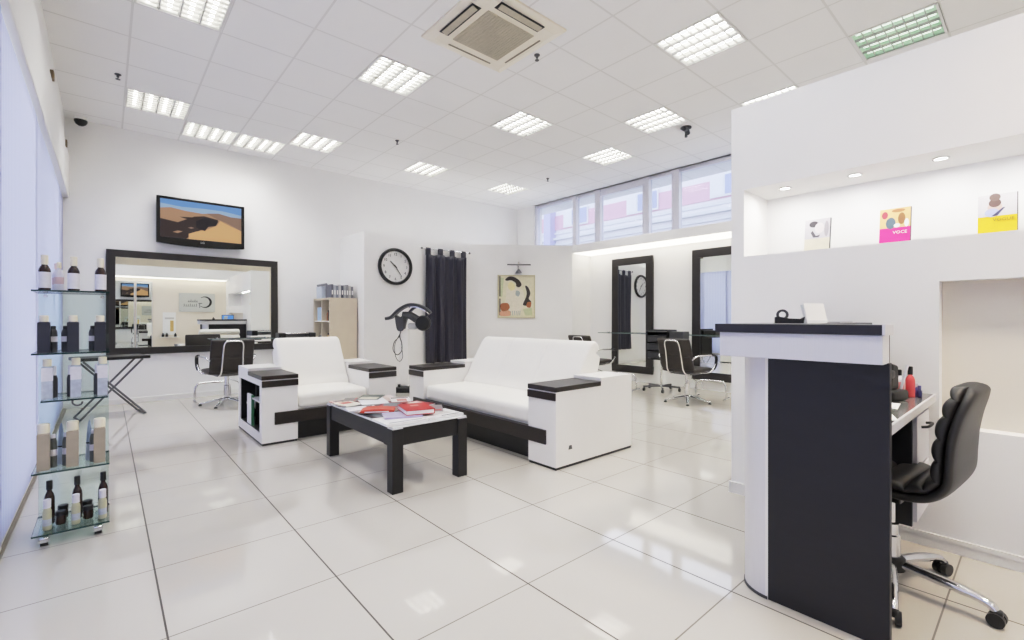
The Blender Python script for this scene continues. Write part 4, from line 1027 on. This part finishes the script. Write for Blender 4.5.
# ------------------------------------------------------------------ receptionist chair
t = thing('office_chair', 'black padded leather swivel chair at the reception desk', 'office chair', (2.525, .43, 0), Rr(-5))
ctr = smooth_open([(.26, .485), (.14, .48), (.0, .467), (-.1, .463), (-.165, .48), (-.205, .53), (-.212, .61), (-.218, .69), (-.232, .77), (-.25, .835), (-.262, .885)], 7)
def wf(q): return .44*(1-.36*max(0, (q-.62)/.38)**2)*(.72+.28*endr(q, .12))
s = MB(); sheet(s, ctr, lambda q: wf(q), lambda q: .042*endr(q, .05), off=-.6, M=24, ex=.6); s.build('outer_shell', LEAB, t, smooth=60)
def tf(q):
    k = q*10; return .05*endr(q, .05)*(.55+.45*abs(sin(PI*k))**.45)
s = MB(); sheet(s, smooth_open(ctr, 3), lambda q: wf(q)*.965, tf, off=.95, M=24, ex=.55); s.build('padded_cushion', LEAB, t, smooth=70)
MB().box((-.1, -.06, .385), (.1, .14, .42)).build('seat_plate', BLACK, t, bevel=.006)
MB().tube(smooth_open([(.08, .0, .40), (.14, -.02, .398), (.2, -.04, .39), (.215, -.05, .38)], 5), .006, 8).build('tilt_lever', BLACK, t)
MB().lathe([(.036, .06), (.036, .22), (.03, .225), (.03, .27), (.018, .275), (.018, .39)], seg=20).build('gas_lift', CHROME, t, smooth=40)
MB().lathe([(.03, .07), (.052, .078), (.052, .125), (.04, .135)], seg=20).build('hub', BLACK, t, smooth=40)
for k in range(5):
    a = Rr(-97+72*k+5); ca, sa = cos(a), sin(a)
    l = MB().tube(smooth_open([(ca*.03, sa*.03, .105), (ca*.14, sa*.14, .098), (ca*.25, sa*.25, .085), (ca*.30, sa*.30, .072), (ca*.315, sa*.315, .055)], 4), [.022]*8+[.018]*9, 12, flat=.8).build('leg', CHROME, t, smooth=60)
    c = MB(); px, py = -sa, ca
    x, y = ca*.32, sa*.32
    for sg in (-1, 1):
        c.cyl((x+px*.006*sg, y+py*.006*sg, .026), (x+px*.026*sg, y+py*.026*sg, .026), .026, seg=18)
    c.rbox((x-.018, y-.018, .03), (x+.018, y+.018, .06), .01, 4)
    c.build('caster', BLACK, l, smooth=40)

# ------------------------------------------------------------------ niche : booklets and spots
def booklet(y, label, mk):
    t = thing('booklet', label, 'booklet', (3.33, y, 1.5405), -PI/2, 'booklets in the lit niche')
    T = Matrix.Rotation(Rr(-9), 4, 'X')
    w, h = .068, .226
    mk(t, T, w, h)
def face(parent, T, polys, nm='cover_print'):
    for i, (pts, m) in enumerate(polys):
        MB().add([(p[0], -.0012-.0003*(i+1), p[1]) for p in pts], [tuple(range(len(pts)))], T=T).build(nm, m, parent, fix=False)
def rect(x0, z0, x1, z1): return [(x0, z0), (x1, z0), (x1, z1), (x0, z1)]
def ell(cx, cz, rx, rz, n=18): return [(cx+rx*cos(2*PI*k/n), cz+rz*sin(2*PI*k/n)) for k in range(n)]
def base(t, T, w, h, cover):
    MB().box((-w, 0, 0), (w, .012, h), T=T).build('pages', PAPER, t)
    MB().box((w, -.001, 0), (w+.003, .013, h), T=T).build('spine', DGREY, t)
    return MB().box((-w, -.001, 0), (w, .0, h), T=T).build('cover', cover, t)
def mk1(t, T, w, h):
    c = base(t, T, w, h, col('bk_cream', (222, 214, 192)))
    face(c, T, [(rect(-w, h*.45, w, h), col('bk_grey', (204, 200, 204))), (ell(-.02, h*.86, .025, .02), col('bk_dark', (84, 80, 84))), (ell(.012, h*.74, .026, .034), col('bk_pale', (226, 218, 218))), ([(-.035, h*.62), (-.025, h*.68), (-.005, h*.52), (.018, h*.55), (.01, h*.48), (-.02, h*.48)], col('bk_dark2', (96, 92, 98))), (ell(.05, h*.7, .012, .05), col('bk_mid', (168, 162, 168)))])
def mk2(t, T, w, h):
    c = base(t, T, w, h, col('bk_pink', (236, 64, 140)))
    face(c, T, [(rect(-w, h*.5, w, h), col('bk_sand', (226, 190, 130))), (ell(-.018, h*.62, .022, .034), col('bk_teal', (90, 104, 116))), (ell(-.045, h*.84, .014, .022), col('bk_red', (190, 80, 90))), (ell(.03, h*.72, .016, .034), col('bk_brn', (150, 104, 70))), (ell(.052, h*.6, .010, .024), PAPER), (ell(.01, h*.55, .014, .012), PAPER), (ell(.015, h*.93, .03, .010), col('bk_brn2', (176, 120, 84)))])
    tm = text_mb('VOCE', .024, T @ Matrix.Translation((.024, -.0035, h*.37)) @ RY); text_mb('ISSI', .018, T @ Matrix.Translation((.036, -.0035, h*.10)) @ RY, tm); tm.build('title', PAPER, c)
def mk3(t, T, w, h):
    c = base(t, T, w, h, col('bk_yellow', (244, 202, 52)))
    face(c, T, [(rect(-w, h*.5, w, h), col('bk_lgrey', (216, 212, 214))), (ell(-.008, h*.70, .026, .030), col('bk_skin', (214, 188, 176))), (ell(-.008, h*.80, .022, .022), col('bk_hair', (110, 92, 88))), (ell(-.008, h*.93, .02, .02), col('bk_hair2', (120, 104, 100))), (ell(-.018, h*.58, .026, .022), col('bk_lav', (176, 182, 222))), ([(-.02, h*.5), (.02, h*.68), (.028, h*.68), (.0, h*.5)], col('bk_dk3', (80, 78, 104)))])
    text_mb('VOGUE', .022, T @ Matrix.Translation((.022, -.0035, h*.41)) @ RY).build('title', col('bk_ochre', (150, 120, 44)), c)
booklet(.93, 'cream and grey booklet standing in the niche, leftmost of three', mk1)
booklet(.55, 'hot pink booklet with a collage cover standing in the niche', mk2)
booklet(.15, 'yellow booklet with a portrait cover standing in the niche', mk3)
SPOT = mat('spot_glow', (255, 253, 246), .4, emit=14, ecol=(255, 251, 242))
for y, lb in ((1.079, 'leftmost round downlight in the niche ceiling'), (.713, 'middle round downlight in the niche ceiling'), (.347, 'downlight in the niche ceiling above the yellow booklet'), (-.02, 'downlight in the niche ceiling outside the photo, first'), (-.4, 'downlight in the niche ceiling outside the photo, second')):
    t = thing('downlight', lb, 'downlight', (3.25, y, NZ1), 0, 'niche downlights')
    MB().lathe([(.026, .0), (.034, -.001), (.036, -.004), (.027, -.006), (.026, 0)], seg=24, caps=False).build('trim_ring', CHROME, t, smooth=40)
    MB().lathe([(.026, -.004), (.0, -.0042)], seg=20).build('lens', SPOT, t)
    ld = bpy.data.lights.new('niche_spot', 'AREA'); ld.shape = 'DISK'; ld.size = .05; ld.energy = 1.9; ld.color = (1, .98, .94)
    lo = bpy.data.objects.new('niche_spot_lamp', ld); C.objects.link(lo); lo.location = (3.25, y, NZ1-.01); lo.parent = None

# ------------------------------------------------------------------ entrance wall furnishings seen in the big mirror
t = thing('mirror_doors', 'tall pair of mirrored sliding doors reflected in the big mirror', 'mirrored doors', (.5, YF, 0))
for a, b in ((-.6, .165), (.19, .6)):
    d_ = MB().box((a, .002, .02), (b, .02, 2.3)).build('door', SILVER, t)
    MB().box((a+.02, .0201, .04), (b-.02, .023, 2.28)).build('mirror_glass', MIRROR, d_)
t = thing('wall_sign', 'pale glass sign with a large dark initial, seen reversed in the big mirror', 'sign', (2.275, YF, 1.67), PI)
MB().box((-.5, -.03, -.31), (.5, -.02, .31)).build('panel', mat('sign_glass', (206, 208, 204), .25, var=.03), t, bevel=.003)
for x in (-.46, .46):
    for z in (-.27, .27): MB().cyl((x, -.034, z), (x, 0, z), .01, seg=10).build('standoff', CHROME, t)
L_ = MB(); pr_ = None
for i in range(33):
    a = Rr(50+265*i/32); k = i/32; th = .012+.055*sin(PI*k)**1.5
    q = [(-.22+(.19-d)*cos(a), yy, .02+(.19-d)*sin(a)) for d in (0, th) for yy in (-.034, -.031)]
    if pr_: L_.add(pr_+q, [(0, 2, 6, 4), (1, 5, 7, 3), (0, 4, 5, 1), (2, 3, 7, 6)])
    pr_ = q
L_.build('initial', BLACK, t)
MB().box((-.14, -.034, -.03), (-.03, -.031, -.012)).box((-.075, -.034, -.17), (-.06, -.031, -.012)).build('initial_stem', DGREY, t)
L_ = MB()
for i in range(5): L_.box((0+.055*i, -.034, .0), (.012+.055*i, -.031, .07+.03*(i % 2))); L_.box((.012+.055*i, -.034, .03), (.035+.055*i, -.031, .045))
for i in range(7): L_.box((.02+.055*i, -.034, -.13), (.032+.055*i, -.031, -.06+.02*(i % 3 == 0))); L_.box((.03+.055*i, -.034, -.13), (.05+.055*i, -.031, -.12))
L_.build('lettering', DGREY, t)
t = thing('wall_poster', 'white poster of a golden bottle on the entrance wall in the mirror', 'poster', (1.53, YF, .98), PI)
MB().box((-.17, -.02, -.36), (.17, -.002, .36)).build('board', PAPER, t)
MB().box((-.11, -.0215, -.25), (-.02, -.0201, .1)).build('gold_print', col('gold_print', (216, 186, 120)), t)
MB().box((-.12, -.0215, .14), (.12, -.0201, .2)).build('grey_print', col('grey_print', (196, 196, 194)), t)
t = thing('wall_ledge', 'small white ledge below the poster on the entrance wall', 'shelf', (1.53, YF, .56))
MB().box((-.25, .001, -.02), (.25, .16, 0)).build('board', WHITE, t)
for i, x in enumerate((1.36, 1.46, 1.68)):
    bottle('bottle', x, YF+.08, .5605, .12, .035, BLACK, BLACK, 'black bottle on the ledge under the entrance poster, %s' % ('nearest the mirrored doors', 'in the middle', 'nearest the sign')[i], None, .72, .5, .2, 'bottles on the entrance ledge')

t = thing('wall_screen', 'small blue screen beyond the reception desk, seen only in the big mirror', 'screen', (2.97, -1.2, 1.14), 0)
MB().box((-.17, -.03, -.12), (.17, -.004, .12)).build('casing', DGREY, t, bevel=.004)
MB().box((-.155, -.004, -.105), (.155, .0, .105)).build('display', mat('screen_blue', (96, 150, 226), .3, emit=.5), t)
MB().box((.0, -.06, -.03), (.128, -.03, .03)).build('bracket', STEEL, t)

# ------------------------------------------------------------------ building across the street
t = thing('apartment_building', 'pale building with a pink storey seen through the high windows', 'building', (19.0, 12, 0))
MB().box((0, -22, 0), (6, 26, 16)).build('facade', col('facade_cream', (238, 236, 240), .8), t)
MB().box((-.06, -22, 6.08), (0, 26, 6.86)).build('pink_storey', col('facade_pink', (226, 188, 204), .8), t)
for z, d_ in ((5.5, .22), (5.82, .10), (5.2, .1)):
    MB().box((-d_, -22, z), (0, 26, z+.12)).build('cornice', col('cornice_white', (226, 226, 230), .8), t)
WGL = col('far_glass', (176, 182, 220), .3); WFR = col('far_frame', (236, 236, 240), .5)
for k in range(9):
    y = -16.9+4.1*k
    f = MB().box((-.13, y, 6.12), (-.065, y+1.7, 7.05)).build('window', WFR, t)
    for q in range(3): MB().box((-.15, y+.07+.54*q, 6.2), (-.131, y+.53+.54*q, 6.98)).build('pane', WGL if q < 2 else WFR, f)
    f = MB().box((-.1, y+.3, 7.5), (-.01, y+1.5, 8.9)).build('window', WFR, t)
    for q in range(3): MB().box((-.12, y+.36+.38*q, 7.56), (-.101, y+.66+.38*q, 8.8)).build('pane', WGL, f)
for y in (-7.3, 6.0):
    MB().box((-.45, y, 0), (-.0, y+.5, 7.1)).build('bay', col('bay_violet', (196, 194, 228), .7), t)
struct(MB().box((8, -40, -.3), (40, 60, -.2)).build('ground_street', col('asphalt', (150, 150, 154), .9)))

# ================================================================== LIGHT
w = bpy.data.worlds.new('World'); bpy.context.scene.world = w; w.use_nodes = True
nt = w.node_tree; bg = nt.nodes['Background']
tc = nt.nodes.new('ShaderNodeTexCoord'); sx = nt.nodes.new('ShaderNodeSeparateXYZ'); cr = nt.nodes.new('ShaderNodeValToRGB')
nt.links.new(tc.outputs['Generated'], sx.inputs[0]); nt.links.new(sx.outputs['Z'], cr.inputs['Fac'])
cr.color_ramp.elements[0].position = 0; cr.color_ramp.elements[0].color = (.86, .90, 1, 1)
cr.color_ramp.elements[1].position = .8; cr.color_ramp.elements[1].color = (.66, .77, 1, 1)
nt.links.new(cr.outputs['Color'], bg.inputs['Color']); bg.inputs['Strength'].default_value = 2.6

def area(name, loc, rot, sx, sy, e, c=(1, 1, 1)):
    l = bpy.data.lights.new(name, 'AREA'); l.shape = 'RECTANGLE'; l.size = sx; l.size_y = sy; l.energy = e; l.color = c
    o = bpy.data.objects.new(name, l); C.objects.link(o); o.location = loc; o.rotation_euler = rot
    return o
# daylight outside the left windows, shining in through the blinds
area('daylight_left', (-2.2, 3.0, 1.6), (0, -PI/2, 0), 3.2, 11, 155, (.92, .945, 1))
rl_ = area('reception_lamp', (2.3, -1.0, 3.6), (Rr(20), 0, Rr(-30)), .3, .3, 13, (1, .82, .62)); rl_.data.spread = Rr(80)
area('daylight_right', (9.0, 4.2, 4.2), (0, Rr(68), 0), 2.2, 7, 150, (.86, .90, 1))

# ================================================================== CAMERA
cam = bpy.data.cameras.new('camera'); co = bpy.data.objects.new('camera', cam); C.objects.link(co)
cam.sensor_width = 36; cam.lens = 464.19/1024*36; cam.shift_y = (318.68-320)/1024
cam.clip_start = .05
co.location = (0, 0, 1.1389); co.rotation_euler = (PI/2, 0, -.71858)
sc_ = bpy.context.scene; sc_.camera = co
sc_.view_settings.view_transform = 'Standard'; sc_.view_settings.look = 'None'; sc_.view_settings.exposure = 0.0
# film-like response: soft shoulder so that white rooms keep their tone
vs_ = sc_.view_settings; vs_.use_curve_mapping = True
cm = vs_.curve_mapping; cm.white_level = (4, 4, 4); cm.use_clip = False
cv = cm.curves[3]
for q, (t_, y_) in enumerate(((0, 0), (.0125, .044), (.075, .30), (.14, .54), (.2175, .695), (.325, .83), (.5, .94), (1, 1))):
    if q == 0: cv.points[0].location = (0, 0)
    elif q == 7: cv.points[-1].location = (1, 1)
    else: cv.points.new(t_, y_)
cm.update()
cy = sc_.cycles
cy.max_bounces = 10; cy.diffuse_bounces = 8; cy.glossy_bounces = 5; cy.transparent_max_bounces = 16; cy.transmission_bounces = 6
cy.use_denoising = True; cy.sample_clamp_indirect = 6; cy.caustics_reflective = False; cy.caustics_refractive = False
